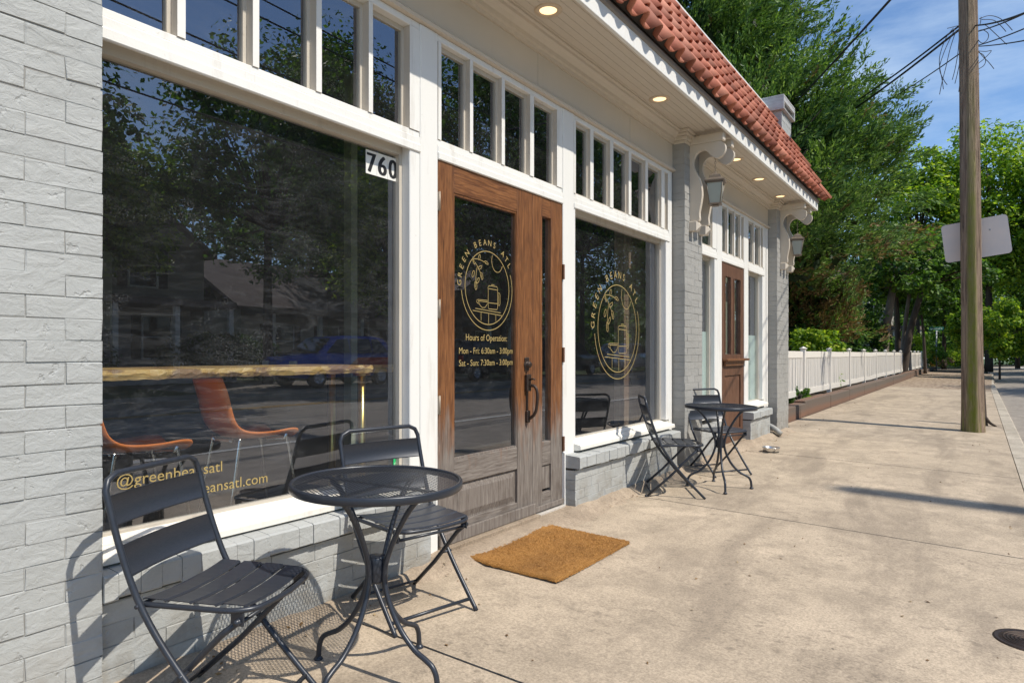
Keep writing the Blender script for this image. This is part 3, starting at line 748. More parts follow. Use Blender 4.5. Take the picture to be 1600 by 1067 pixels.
# ---- downlights in the soffit
def downlight(x, y, r_=.082):
    mb = MB(); mb.lathe([(r_*.62, 3.1005), (r_*.66, 3.094), (r_, 3.0945), (r_*1.02, 3.099), (r_*1.02, 3.1005)], (x, y, 0), 28); o = part('downlight', mb, m['lamptrim'])
    mb = MB(); mb.lathe([(0.0001, 3.0985), (r_*.64, 3.0985)], (x, y, 0), 28); mb.build('lamp', m['lamp'], o)
for x, y in ((.215, 3.39), (.215, 5.08), (.215, 7.12), (.205, 8.08), (.20, 9.12)): downlight(x, y)

# ---- shop windows
def shop_window(y0, y1, glassmat, zs=.47, sill=True):
    mb = MB(); g0, g1 = y0, y1
    # inner frame around the pane
    mb.bbox((-.10, y1-.073, zs), (-.002, y1, ZT0-.001), .004); mb.bbox((-.10, y0, zs), (-.002, y0+.022, ZT0-.001), .004)
    o = part('shop_window', mb, m['white'])
    mb = MB(); mb.box((-.095, y1-.094, zs), (-.055, y1-.074, ZT0-.002)); mb.box((-.095, y0+.0225, ZT0-.045), (-.05, y1-.095, ZT0-.002)); mb.box((-.094, y0+.0225, zs-.01), (-.056, y1-.095, zs+.004)); mb.build('sash', m['sash'], o)
    mb = MB(); mb.add([(-.08, y0, zs-.01), (-.08, y1-.074, zs-.01), (-.08, y1-.074, ZT0), (-.08, y0, ZT0)], [(0,1,2,3)]); gl = mb.build('glass', glassmat, o)
    mb = MB(); mb.prism([(-.11, .38), (-.11, .468), (-.055, .466), (-.012, .452), (-.011, .444), (.048, .432), (.052, .424), (.052, .402), (.030, .396), (.0, .394)], 1, y0, y1); mb.build('sill', m['white_sill'], o)
    return o
w1 = shop_window(.90, 2.515, m['glass_s'])
w3 = shop_window(4.08, 5.83, m['glass'])
w4 = shop_window(6.42, 7.184, m['glass']); w5 = shop_window(8.364, 9.11, m['glass'])
# white feet beside the low walls
mb = MB(); mb.bbox((-.10, 2.501, .05), (-.001, 2.515, .39), .002); mb.bbox((-.10, 3.931, .02), (.012, 3.944, .40), .002); part('frame_trim', mb, m['white'])
# frosted film behind the panes by the second door
for wd, y0, y1 in ((w4, 6.45, 7.12), (w5, 8.39, 9.03)):
    mb = MB(); mb.box((-.094, y0, .47), (-.089, y1, 1.30)); mb.build('frosted_film', m['film'], wd)
    mb = MB(); mb.box((-.30, y0, .47), (-.28, y1, 2.68)); mb.build('inner_curtain', m['inpale'], wd)

mb = MB(); mb.box((-.32, 7.13, 2.11), (-.30, 8.38, 2.68)); part('inner_curtain', mb, m['inpale'])
# ---- lettering
def lettering(parent, items, x, name='lettering', mat=None):
    mb = MB()
    for it in items:
        vs, fs = text_verts(*it[:3], **it[3]); vs = [(x, b, c) for a, b, c in vs]; mb.add(vs, fs)
    return mb.build(name, mat or m['gold'], parent)
def logo(parent, yc, zc, Rr, x, wd):
    mb = MB(); k_ = Rr/.21
    ring = lambda r_, a0, a1, n=64: [(yc + r_*cos(a0+(a1-a0)*i/n), zc + r_*sin(a0+(a1-a0)*i/n)) for i in range(n+1)]
    stroke(mb, ring(Rr, 0, 2*pi)[:-1], x, wd, True)
    stroke(mb, ring(Rr*1.155, R(187), R(383)), x, wd)
    T = lambda px, py: (yc + (px-273)/155*Rr, zc - (py-394)/251*Rr)
    def L(pts, closed=False): stroke(mb, [T(*p) for p in pts], x, wd*.8, closed)
    # sun
    pts = [(340+40*cos(R(a)), 200+76*sin(R(a))) for a in range(-62-0, 245, 12)]
    pts = [p for p in pts if ((p[0]-273)/155)**2 + ((p[1]-394)/251)**2 < 1.0]
    pts = [(340+40*cos(R(a)), 200+76*sin(R(a))) for a in range(20, 215, 10)]; L(pts)
    # branch
    L([(166,212),(200,208),(232,214),(262,226)]); L([(166,212),(188,238),(205,262),(220,296),(231,330)]); L([(200,255),(192,300),(189,350),(188,400)]); L([(178,225),(172,240)])
    for (cx_, cy_, a, s_) in ((213,194,-70,14),(262,222,20,14),(176,232,60,12),(218,262,-35,15),(230,318,75,17),(172,312,110,16),(204,352,-60,15),(189,388,85,19)):
        L([(cx_ + s_*cos(R(t))*cos(R(a)) - .42*s_*sin(R(t))*sin(R(a)), cy_ + 1.45*(s_*cos(R(t))*sin(R(a)) + .42*s_*sin(R(t))*cos(R(a)))) for t in range(0, 360, 30)], True)
    # coffee press
    L([(275,395),(275,525),(280,537),(338,537),(343,525),(343,398)], False); L([(272,395),(279,377),(338,377),(345,395),(343,400),(275,397)], True)
    L([(299,377),(299,367),(318,367),(318,377)]); L([(275,495),(343,495)]); L([(343,420),(356,420),(361,432),(361,495),(356,506),(343,506)]); L([(343,432),(351,434),(351,494),(343,496)])
    # cup
    L([(204,480),(271,480),(267,508),(252,530),(232,532),(214,512),(204,480)]); L([(208,490),(269,490)]); L([(206,484),(196,482),(195,498),(208,508)])
    # table
    L([(186,541),(367,558)]); L([(168,556),(381,577)]); L([(225,562),(225,622)]); L([(278,567),(278,640)]); L([(330,572),(330,628)])
    o = mb.build('logo', m['gold'], parent)
    s_ = 'GREEN BEANS ATL'; a0, a1 = R(178), R(35); items = []
    mb = MB()
    for i, ch_ in enumerate(s_):
        if ch_ == ' ': continue
        a = a0 + (a1-a0)*i/(len(s_)-1); rr_ = Rr*1.16
        vs, fs = text_verts(ch_, yc+rr_*cos(a), zc+rr_*sin(a), None, .034*k_, a-pi/2); mb.add([(x, b, c) for _, b, c in vs], fs)
    mb.build('lettering', m['gold'], parent)
# window one: social handle, web address, green sticker
gl1 = w1
lettering(w1, [('@greenbeansatl', 1.10, .618, dict(width=.385, height=.040, align='LEFT')), ('www.greenbeansatl.com', 1.10, .545, dict(width=.585, height=.040, align='LEFT'))], -.0785)
mb = MB(); mb.add([(-.0788,2.405,.497),(-.0788,2.437,.497),(-.0788,2.437,.545),(-.0788,2.405,.545)], [(0,1,2,3)]); st = mb.build('sticker', m['green'], w1)
mb = MB(); stroke(mb, [(2.421+.008*cos(a), .519+.008*sin(a)) for a in [2*pi*i/10 for i in range(10)]], -.078, .003, True); stroke(mb, [(2.423,.526),(2.429,.534)], -.078, .003); mb.build('sticker_mark', m['greenw'], w1)
# house number: three plates
for i, ch_ in enumerate('760'):
    ya = 2.222 + i*.071
    mb = MB(); mb.box((-.0795, ya, 1.925), (-.0775, ya+.0695, 2.038)); o = mb.build('number_plate', m['plate'], w1)
    vs, fs = text_verts(ch_, ya+.035, 1.936, .052, .092)
    mb = MB()
    for off in (-.0045, -.0022, 0, .0022, .0045): mb.add([(-.0765+off*.02, b+off, c) for _, b, c in vs], fs)
    mb.build('numeral', m['ink'], o)
logo(w3, 4.935, 1.269, .350, -.0785, .0062)

# ---- entrance doors
def leaf(y0, y1, z0, z1, gy0, gy1, gz0, gz1, py0, py1, pz0, pz1, mat, x=-.004, panes=None, name='entrance_door'):
    """a panelled leaf built of stiles and rails"""
    t = .045; mb = MB()
    mb.bbox((x-t, y0, z0), (x, gy0, z1), .002); mb.bbox((x-t, gy1, z0), (x, y1, z1), .002)
    mb.bbox((x-t, gy0+.0012, gz1), (x-.0015, gy1-.0012, z1), .002, 1); mb.bbox((x-t, gy0+.0012, pz1), (x-.0015, gy1-.0012, gz0), .002, 1)
    mb.bbox((x-t, gy0+.0012, z0), (x-.0015, gy1-.0012, pz0), .002, 1)
    for (a, b) in ((gy0, py0), (py1, gy1)):
        if b-a > .004: mb.box((x-t, a+.0006, pz0+.0005), (x-.002, b-.0006, pz1-.0005))
    return mb, x, t
def raised(mb, x, y0, y1, z0, z1, b=.035):
    """raised and fielded panel"""
    mb.box((x-.030, y0, z0), (x-.018, y1, z1))
    i = b; o = [(x-.018, y0+.008, z0+.008), (x-.018, y1-.008, z0+.008), (x-.018, y1-.008, z1-.008), (x-.018, y0+.008, z1-.008)]
    n = [(x-.006, y0+i, z0+i), (x-.006, y1-i, z0+i), (x-.006, y1-i, z1-i), (x-.006, y0+i, z1-i)]
    mb.add(o+n, [(0,1,5,4),(1,2,6,5),(2,3,7,6),(3,0,4,7),(4,5,6,7)])
    mb.add([(x-.0175, y0, z0), (x-.0175, y1, z0), (x-.0175, y1, z1), (x-.0175, y0, z1)], [(0,1,2,3)])
mb, x, t = leaf(2.655, 3.558, .06, 2.094, 2.785, 3.388, .497, 1.932, 2.79, 3.40, .16, .365, m['door'])
raised(mb, x, 2.79, 3.388, .16, .365, .045)
mb.bbox((-.003, 2.655, .06), (.016, 3.57, .125), .003)
d1 = part('entrance_door', mb, [m['door'], m['doorh']])
mb = MB(); mb.add([(-.028,2.785,.497),(-.028,3.388,.497),(-.028,3.388,1.932),(-.028,2.785,1.932)], [(0,1,2,3)]); mb.build('glass', m['glass'], d1)
mb = MB()
for a in ((2.785,.497,2.795,1.932),(3.378,.497,3.388,1.932)): mb.box((-.026, a[0], a[1]+.011), (-.010, a[2], a[3]-.011))
mb.box((-.026,2.785,.497),(-.010,3.388,.508)); mb.box((-.026,2.785,1.921),(-.010,3.388,1.932)); mb.build('glazing_bead', m['door'], d1)
X1 = -.0268
logo(d1, 3.118, 1.448, .2115, X1, .0043)
lettering(d1, [('Hours of Operation:', 3.112, 1.142, dict(width=.395, height=.037)), ('Mon - Fri: 6:30am - 3:00pm', 3.112, 1.068, dict(width=.515, height=.035)), ('Sat - Sun: 7:30am - 3:00pm', 3.112, 1.000, dict(width=.515, height=.035))], X1)
# handle set
mb = MB(); mb.lathe([(.0001,.030),(.014,.030),(.020,.024),(.022,.004),(.030,0)], (0,0,0), 16)
mb.v = [(z_, y_+3.485, x_+1.000) for x_, y_, z_ in mb.v]; mb.bbox((-.003,3.462,.962),(.006,3.508,1.045),.004); mb.build('door_lock', m['iron'], d1)
mb = MB(); mb.bbox((-.003,3.462,.835),(.020,3.510,.940),.004); mb.bbox((-.003,3.470,.640),(.016,3.503,.715),.004)
mb.bbox((-.003,3.478,.715),(.004,3.494,.835),.001)
mb.tube(spline([(.016,3.487,.868),(.050,3.492,.868),(.070,3.494,.835),(.072,3.493,.77),(.060,3.490,.705),(.030,3.487,.672),(.012,3.487,.668)], 5), .010, 8)
mb.tube([(.018,3.487,.905),(.045,3.487,.912),(.058,3.49,.908)], .006, 6); mb.build('handle', m['iron'], d1)
for z_, mt in ((1.86, 'hinge'), (1.30, 'hinge'), (.80, 'hinge')):
    mb = MB(); mb.bbox((-.004, 2.646, z_-.045), (.006, 2.658, z_+.045), .002); mb.tube([(.008,2.653,z_-.05),(.008,2.653,z_+.05)], .006, 8); mb.build('hinge', m[mt], d1)
mb, x, t = leaf(3.561, 3.927, .06, 2.094, 3.672, 3.780, .497, 1.955, 3.672, 3.78, .17, .345, m['door'])
raised(mb, x, 3.672, 3.78, .345, .425, .022); mb.box((x-.03, 3.672, .19),(x-.012, 3.78, .34))
mb.bbox((-.003, 3.572, .06), (.010, 3.926, .095), .003)
d2 = part('entrance_door', mb, [m['door'], m['doorh']])
mb = MB(); mb.add([(-.028,3.672,.497),(-.028,3.78,.497),(-.028,3.78,1.955),(-.028,3.672,1.955)], [(0,1,2,3)]); mb.build('glass', m['glass'], d2)
for z_ in (1.62, 1.06, .46):
    mb = MB(); mb.bbox((-.003, 3.918, z_-.05), (.012, 3.934, z_+.05), .002); mb.build('hinge', m['rust'], d2)
mb = MB(); mb.bbox((-.12, 2.655, .03), (.05, 3.57, .058), .003); part('doorstep', mb, m['sealant'])
mb = MB(); mb.bbox((-.12, 3.571, .02), (.022, 3.928, .052), .003); part('threshold', mb, m['rope'])
# second door
mb = MB(); x = -.006; t = .045; y0, y1 = 7.352, 8.200
for a, b in ((y0, 7.462), (8.075, y1)): mb.bbox((x-t, a, .06), (x, b, 2.094), .002)
for a, b in ((.06, .20), (.82, 1.06), (1.93, 2.094)): mb.bbox((x-t, 7.4625, a), (x-.0015, 8.0745, b), .002)
mb.bbox((x-t, 7.70, 1.0605), (x-.0015, 7.80, 1.9295), .002)
for a, b in ((7.4625, 7.482), (7.68, 7.6995), (7.8005, 7.82), (8.055, 8.0745)): mb.bbox((x-.035, a, 1.061), (x+.006, b, 1.929), .003)
raised(mb, x, 7.4625, 8.0745, .20, .82, .06)
d3 = part('side_door', mb, m['door2'])
mb = MB(); mb.bbox((-.006, 7.38, .985), (.055, 8.23, 1.012), .003); mb.bbox((-.006, 7.42, .93), (.022, 8.12, .984), .004); mb.build('letter_shelf', m['door'], d3)
mb = MB()
for a, b in ((7.462, 7.70), (7.80, 8.075)): mb.add([(-.03,a,1.06),(-.03,b,1.06),(-.03,b,1.93),(-.03,a,1.93)], [(0,1,2,3)])
mb.build('glass', m['glass'], d3)
mb = MB(); mb.bbox((-.12, 7.30, -.01), (.03, 8.22, .058), .003); part('doorstep', mb, m['sealant'])
# drain pipe stub
mb = MB(); mb.tube(spline([(-.01,9.20,.13),(.06,9.15,.12),(.14,9.12,.085),(.19,9.10,.045),(.215,9.095,.03)], 4), [.035]*17, 10); part('drain_pipe', mb, m['brick'])

# ---- interior of the shop
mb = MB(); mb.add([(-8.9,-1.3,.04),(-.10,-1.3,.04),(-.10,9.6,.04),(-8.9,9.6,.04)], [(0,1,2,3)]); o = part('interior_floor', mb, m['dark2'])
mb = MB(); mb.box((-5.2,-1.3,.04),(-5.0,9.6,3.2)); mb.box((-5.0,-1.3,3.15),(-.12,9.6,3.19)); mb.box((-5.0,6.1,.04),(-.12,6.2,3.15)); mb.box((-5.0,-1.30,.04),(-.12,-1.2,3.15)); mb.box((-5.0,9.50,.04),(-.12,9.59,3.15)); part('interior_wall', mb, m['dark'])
mb = MB(); mb.box((-1.58,3.40,.04),(-1.50,3.46,3.15)); part('interior_post', mb, m['inpale'])
mb = MB(); bricks(mb, 5.62, 6.08, .05, 2.4, -.35, .10, seed=77); part('interior_pier', mb, m['brick_in'])
mb = MB(); mb.box((-1.2,5.9,1.35),(-1.16,6.09,2.1)); mb.box((-4.98,2.2,1.3),(-4.95,3.3,2.1)); part('wall_panel', mb, m['inpale'])

# counter along the window
cn = thing('window_counter', 'live edge wooden counter on brass pipe legs inside the large window', 'counter', (-.35,1.8,.04))
def rel(mb, o, name, mat, parent=None):  # world-coordinates mesh under an empty with its own location
    return mb.build(name, mat, parent or o, None)
def build_local(mb, th_, name, mat):
    l = th_.location; mb.v = [(x-l[0], y-l[1], z-l[2]) for x, y, z in mb.v]; return mb.build(name, mat, th_)
mb = MB(); r = random.Random(4); n = 90; vs = []
for i in range(n+1):
    y = .2 + (2.585-.2)*i/n; a = r.uniform(-.006,.006); b = r.uniform(-.006,.006); wv = .008*sin(y*7)+.006*sin(y*19+1)
    top, bot = 1.010, .972+r.uniform(-.002,.002)
    vs += [(-.72, y, bot), (-.23+wv+a, y, bot), (-.222+wv+(a+b)/2, y, (top+bot)/2+r.uniform(-.006,.006)), (-.23+wv+b, y, top), (-.72, y, top)]
fs = [tuple(range(5)), tuple(range(n*5, n*5+5))]
for i in range(n):
    for j in range(5): fs.append((i*5+j, i*5+(j+1) % 5, (i+1)*5+(j+1) % 5, (i+1)*5+j))
mb.add(vs, fs); build_local(mb, cn, 'counter_top', m['live'])
for (x, y) in ((-.30, 2.40), (-.60, 2.46), (-.30, .5), (-.60, .5)):
    mb = MB(); mb.tube([(x,y,.045),(x,y,.971)], .019, 12); mb.lathe([(.0001,.955),(.045,.955),(.045,.971),(.0001,.971)], (x,y,0), 16); mb.lathe([(.0001,.045),(.045,.045),(.045,.058),(.0001,.058)], (x,y,0), 16); build_local(mb, cn, 'leg', m['brass'])
# orange shell chairs
def shell_chair():
    t_ = thing('shell_chair', 'orange moulded plastic chair nearer the middle of the window, back hidden under the counter', 'chair', (0,0,.04), 0, 'orange shell chairs at the window counter')
    # local: faces +Y, seat z .62
    prof = [(-.262,.925),(-.248,.895),(-.222,.84),(-.195,.76),(-.165,.70),(-.12,.665),(-.05,.652),(.05,.650),(.14,.655),(.19,.650),(.205,.638)]
    half = [.17,.185,.195,.20,.205,.215,.22,.22,.215,.20,.185]
    pp = spline([(0, a, b) for a, b in prof], 3); hh = np.interp(np.linspace(0, 1, len(pp)), np.linspace(0, 1, len(half)), half)
    mb = MB(); S = 9; vs = []
    for side in (0, 1):
        for i, p in enumerate(pp):
            for j in range(S):
                s_ = -1+2*j/(S-1); lift = .05*abs(s_)**3
                nx = 0; dy = .0; up = lift
                f = 1-min(1, i/14)   # back part curls forward, seat part curls up
                vs.append((s_*hh[i], p.y + up*f*.8 - side*.006*f, p.z + up*(1-f)*.6 - side*.008))
    n = len(pp); fs = []
    for side in (0, 1):
        for i in range(n-1):
            for j in range(S-1): q = side*n*S; fs.append((q+i*S+j, q+i*S+j+1, q+(i+1)*S+j+1, q+(i+1)*S+j))
    for i in range(n-1): fs += [(i*S, (i+1)*S, n*S+(i+1)*S, n*S+i*S), (i*S+S-1, n*S+i*S+S-1, n*S+(i+1)*S+S-1, (i+1)*S+S-1)]
    for j in range(S-1): fs += [(j, n*S+j, n*S+j+1, j+1), ((n-1)*S+j, (n-1)*S+j+1, n*S+(n-1)*S+j+1, n*S+(n-1)*S+j)]
    mb.add(vs, fs, True); mb.build('seat_shell', m['orange'], t_)
    for sx in (-1, 1):
        for (a, b) in ((.13, .20), (-.12, -.20)):
            mb = MB(); mb.tube(spline([(sx*.05, a*.6, .63), (sx*.15, a, .632), (sx*.17, a*1.15, .60), (sx*.21, b*1.25, .0)], 5), .010, 8); mb.build('leg', m['chrome'], t_)
    return t_
s1 = shell_chair(); s1.location = (-.45, 1.85, .04); s1.scale = (.62, .9, 1)
s2 = copy_tree(s1); s2.location = (-.45, 1.33, .04)
s2['label'] = 'orange moulded plastic chair at the left edge of the window beside the brick pier'

# ---- hanging lanterns
def lantern(x, y, zt, label):
    t_ = thing('hanging_lantern', label, 'lantern', (x, y, zt), R(12), 'hanging lanterns under the eave')
    # local origin = hook; body hangs from -.17 to -.49
    mb = MB(); z = 0
    for i in range(7):
        c = -.012-.022*i; pts = [(.007*cos(a)*(1 if i % 2 else 0), .007*cos(a)*(0 if i % 2 else 1), c+.013*sin(a)) for a in [2*pi*q/10 for q in range(10)]]; mb.tube(pts, .0018, 5, closed=True)
    mb.tube([(0,0,-.16),(0,0,-.19)], .006, 8); mb.build('chain', m['bronze'], t_)
    def sq(h, z_): h *= 1.14; return [(h,h,z_),(-h,h,z_),(-h,-h,z_),(h,-h,z_)]
    mb = MB(); L = [sq(.012,-.175), sq(.030,-.190), sq(.042,-.200), sq(.048,-.225), sq(.072,-.243), sq(.078,-.248), sq(.078,-.258), sq(.066,-.262), sq(.066,-.268)]
    vs = [p for q in L for p in q]; fs = [(0,3,2,1)]
    for i in range(len(L)-1):
        for j in range(4): fs.append((i*4+j, i*4+(j+1) % 4, (i+1)*4+(j+1) % 4, (i+1)*4+j))
    fs.append(tuple((len(L)-1)*4+j for j in range(4))); mb.add(vs, fs); mb.build('lantern_roof', m['bronze'], t_)
    mb = MB(); h0, h1, z0, z1 = .072, .048, -.268, -.458
    for sx in (-1, 1):
        for sy in (-1, 1): mb.tube([(sx*h0, sy*h0, z0), (sx*h1, sy*h1, z1)], .005, 4)
    for a, b in (((1,1),(-1,1)),((-1,1),(-1,-1)),((-1,-1),(1,-1)),((1,-1),(1,1))):
        mb.tube([(a[0]*h0, a[1]*h0, z0-.004), (b[0]*h0, b[1]*h0, z0-.004)], .005, 4)
    mb.bbox((-.057,-.057,-.470), (.057,.057,-.456), .003); mb.bbox((-.030,-.030,-.482), (.030,.030,-.4705), .003); mb.build('frame', m['bronze'], t_)
    for a, b in (((1,1),(-1,1)),((-1,1),(-1,-1)),((-1,-1),(1,-1)),((1,-1),(1,1))):
        mb = MB(); g0, g1 = .069, .046
        mb.add([(a[0]*g0,a[1]*g0,z0),(b[0]*g0,b[1]*g0,z0),(b[0]*g1,b[1]*g1,z1),(a[0]*g1,a[1]*g1,z1)], [(0,1,2,3)]); mb.build('pane', m['frost'], t_)
    return t_
lantern(.300, 6.20, 2.915, 'metal lantern with frosted panes hanging by the nearer brick pier')
lantern(.285, 9.70, 2.865, 'metal lantern hanging at the far end of the eave in front of the trees')

# ================================================================== BISTRO CHAIRS AND TABLES
def bistro_chair():
    t_ = thing('folding_chair', 'charcoal metal folding chair in the front corner beside the left brick pier', 'chair', (0,0,0), 0, 'charcoal folding chairs outside the shop')
    W = .20
    U = [(0,0),(-.085,.085),(-.175,.180),(-.265,.288),(-.330,.385),(-.375,.480),(-.412,.580),(-.438,.665)]
    side = lambda s_: [(a, s_*W, b) for a, b in U]
    path = spline(side(1), 4)
    arc = [(-.447,W,.695),(-.452,W-.012,.722),(-.455,W-.045,.737)]
    loop = path + [Vector(p) for p in arc]
    full = loop + [Vector((p[0], -p[1], p[2])) for p in reversed(loop)]
    mb = MB(); mb.tube(full, .0095, 10); mb.build('back_frame', m['black'], t_)
    # slats of the back
    def ux(z): return float(np.interp(z, [b for a, b in U], [a for a, b in U]))
    for (z0, z1) in ((.598, .682), (.462, .546)):
        mb = MB(); n = 12; vs = []
        for th_ in (0, 1):
            for i in range(n+1):
                y = -W+.006 + (2*W-.012)*i/n; bow = -.018*(1-(y/W)**2)
                for z in (z0, z0+.004, z1-.004, z1):
                    e = .004 if z in (z0, z1) else 0
                    vs.append((ux(z)+bow+e-th_*.0025, y, z))
        q = (n+1)*4; fs = []
        for i in range(n):
            for j in range(3):
                fs.append((i*4+j, i*4+j+1, (i+1)*4+j+1, (i+1)*4+j)); fs.append((q+i*4+j, q+(i+1)*4+j, q+(i+1)*4+j+1, q+i*4+j+1))
            fs += [(i*4, (i+1)*4, q+(i+1)*4, q+i*4), (i*4+3, q+i*4+3, q+(i+1)*4+3, (i+1)*4+3)]
        mb.add(vs, fs, True); mb.build('back_slat', m['black'], t_)
    # seat frame: rounded front tube
    S = [(-.350,W-.018,.384),(-.20,W-.014,.388),(-.09,W-.014,.390),(-.040,W-.030,.390),(-.008,W-.075,.389),(.006,0,.388)]
    sp = spline(S, 5); fp = sp + [Vector((p.x, -p.y, p.z)) for p in reversed(sp[:-1])]
    mb = MB(); mb.tube(fp, .008, 8); mb.tube([(-.335,W+.012,.386),(-.335,-W-.012,.386)], .006, 8); mb.build('seat_frame', m['black'], t_)
    xs0 = [-.340, -.262, -.184, -.106]
    for i, xa in enumerate(xs0):
        xb = xa+.070; hw = W-.020 if i < 3 else W-.034
        mb = MB(); n = 10; vs = []
        for th_ in (0, 1):
            for j in range(n+1):
                y = -hw + 2*hw*j/n; dip = -.012*(1-(y/hw)**2)+.006
                for x_, e in ((xa, -.004), (xa+.005, 0), (xb-.005, 0), (xb, -.004)): vs.append((x_, y, .396+dip+e-th_*.0025))
        q = (n+1)*4; fs = []
        for a in range(n):
            for j in range(3): fs += [(a*4+j, (a+1)*4+j, (a+1)*4+j+1, a*4+j+1), (q+a*4+j, q+a*4+j+1, q+(a+1)*4+j+1, q+(a+1)*4+j)]
            fs += [(a*4, q+a*4, q+(a+1)*4, (a+1)*4), (a*4+3, (a+1)*4+3, q+(a+1)*4+3, q+a*4+3)]
        for a in (0, n):
            for j in range(3): fs.append((a*4+j, a*4+j+1, q+a*4+j+1, q+a*4+j))
        mb.add(vs, fs); mb.build('seat_slat', m['black'], t_)
    # rear legs: from under the front of the seat back to the floor
    for s_ in (-1, 1):
        y = s_*(W-.030); mb = MB(); mb.tube([(-.045,y,.362),(-.10,y,.318),(-.26,y,.150),(-.425,y,.0)], .0095, 10)
        mb.lathe([(.0001,0),(.012,0),(.012,.010),(.0001,.010)], (-.430,y,-.002), 12); mb.build('rear_leg', m['black'], t_)
        mb = MB(); mb.bbox((-.075,y-.003,.345),(-.035,y+.003,.389),.002)
        mb.build('hinge_plate', m['black'], t_); mb = MB()
        mb.tube([(-.052,y-.014*s_,.358),(-.052,y+.016*s_,.358)], .008, 10); mb.build('hinge_bolt', m['black'], t_); mb = MB(); mb.tube([(-.198,s_*(W-.034),.207),(-.198,s_*(W+.013),.207)], .006, 8); mb.build('hinge_bolt', m['black'], t_)
    for q, rr_ in (((-.05,W-.03,.352), .0065), ((-.392,W-.03,.030), .0065), ((-.040,W-.003,.040), .0075)):
        mb = MB(); mb.tube([q, (q[0],-q[1],q[2])], rr_, 8); mb.build('stretcher', m['black'], t_)
    return t_
c1 = bistro_chair()
spots = [(.626, 1.250, 24.2, 'charcoal folding chair in the front left corner, its back to the brick pier'),
         (.524, 2.050, -12.4, 'charcoal folding chair between the front round table and the wooden door'),
         (.527, 5.108, 31.6, 'charcoal folding chair seen side on in front of the lettered window'),
         (.530, 5.995, -32.0, 'charcoal folding chair behind the farther round table, near the side door')]
for i, (x, y, a, lb) in enumerate(spots):
    o = c1 if i == 0 else copy_tree(c1)
    o.location = (x, y, -.03*x+.001); o.rotation_euler = (0, R(1.2), R(a)); o['label'] = lb

def bistro_table():
    t_ = thing('bistro_table', 'round charcoal mesh-top table in the foreground between two folding chairs', 'table', (0,0,0), 0, 'round mesh-top tables outside the shop')
    Rt, H = .285, .665
    mb = MB(); mb.lathe([(Rt-.012,H-.004),(Rt-.010,H+.001),(Rt-.003,H+.001),(Rt,H-.004),(Rt,H-.022),(Rt-.004,H-.026),(Rt-.010,H-.022),(Rt-.012,H-.004)], (0,0,0), 72); mb.build('rim', m['black'], t_)
    mb = MB(); pitch = .0125; wd = .0037; th_ = .0005
    for sgn in (1, -1):
        a = R(28)*sgn; d = Vector((cos(a), sin(a), 0)); nrm = Vector((-sin(a), cos(a), 0)); k_ = -int(Rt/pitch)
        while k_*pitch < Rt-.01:
            off = k_*pitch + (.002 if sgn > 0 else 0); k_ += 1
            if abs(off) > Rt-.013: continue
            h = sqrt((Rt-.011)**2-off**2); z0 = H-.006 + (.0003 if sgn > 0 else -.0003)
            p = nrm*off; q = [p-d*h-nrm*wd/2, p+d*h-nrm*wd/2, p+d*h+nrm*wd/2, p-d*h+nrm*wd/2]
            vs = [(v.x, v.y, z0-th_/2) for v in q]+[(v.x, v.y, z0+th_/2) for v in q]
            mb.add(vs, [(0,3,2,1),(4,5,6,7),(0,1,5,4),(1,2,6,5),(2,3,7,6),(3,0,4,7)])
    mb.build('mesh_top', m['black'], t_)
    mb = MB(); mb.bbox((-.27,-.010,H-.020),(.27,.010,H-.012),.002); mb.bbox((-.010,-.27,H-.0285),(.010,.27,H-.0205),.002); mb.build('top_brace', m['black'], t_)
    prof = [(.205,.640),(.165,.615),(.120,.560),(.075,.480),(.046,.410),(.036,.365),(.038,.320),(.062,.250),(.105,.180),(.160,.128),(.205,.105),(.232,.088),(.247,.062),(.252,.030),(.254,.006)]
    for k_ in range(4):
        a = pi/2*k_; mb = MB(); mb.tube(spline([(r_*cos(a), r_*sin(a), z) for r_, z in prof], 4), .0092, 10)
        mb.lathe([(.0001,0),(.015,0),(.017,.004),(.013,.010),(.006,.018),(.0001,.018)], (.254*cos(a), .254*sin(a), 0), 14); mb.build('leg', m['black'], t_)
    mb = MB(); mb.lathe([(.0001,.322),(.026,.322),(.029,.330),(.029,.402),(.026,.410),(.0001,.410)], (0,0,0), 20); mb.build('hub', m['black'], t_)
    return t_
t1 = bistro_table(); t1.location = (.639, 1.595, -.019); t1.rotation_euler = (0, R(1.0), R(7))
t2 = copy_tree(t1); t2.location = (.577, 5.44, -.017); t2.rotation_euler = (0, R(1.0), R(28))
t2['label'] = 'round charcoal mesh-top table farther along, before the second brick pier'

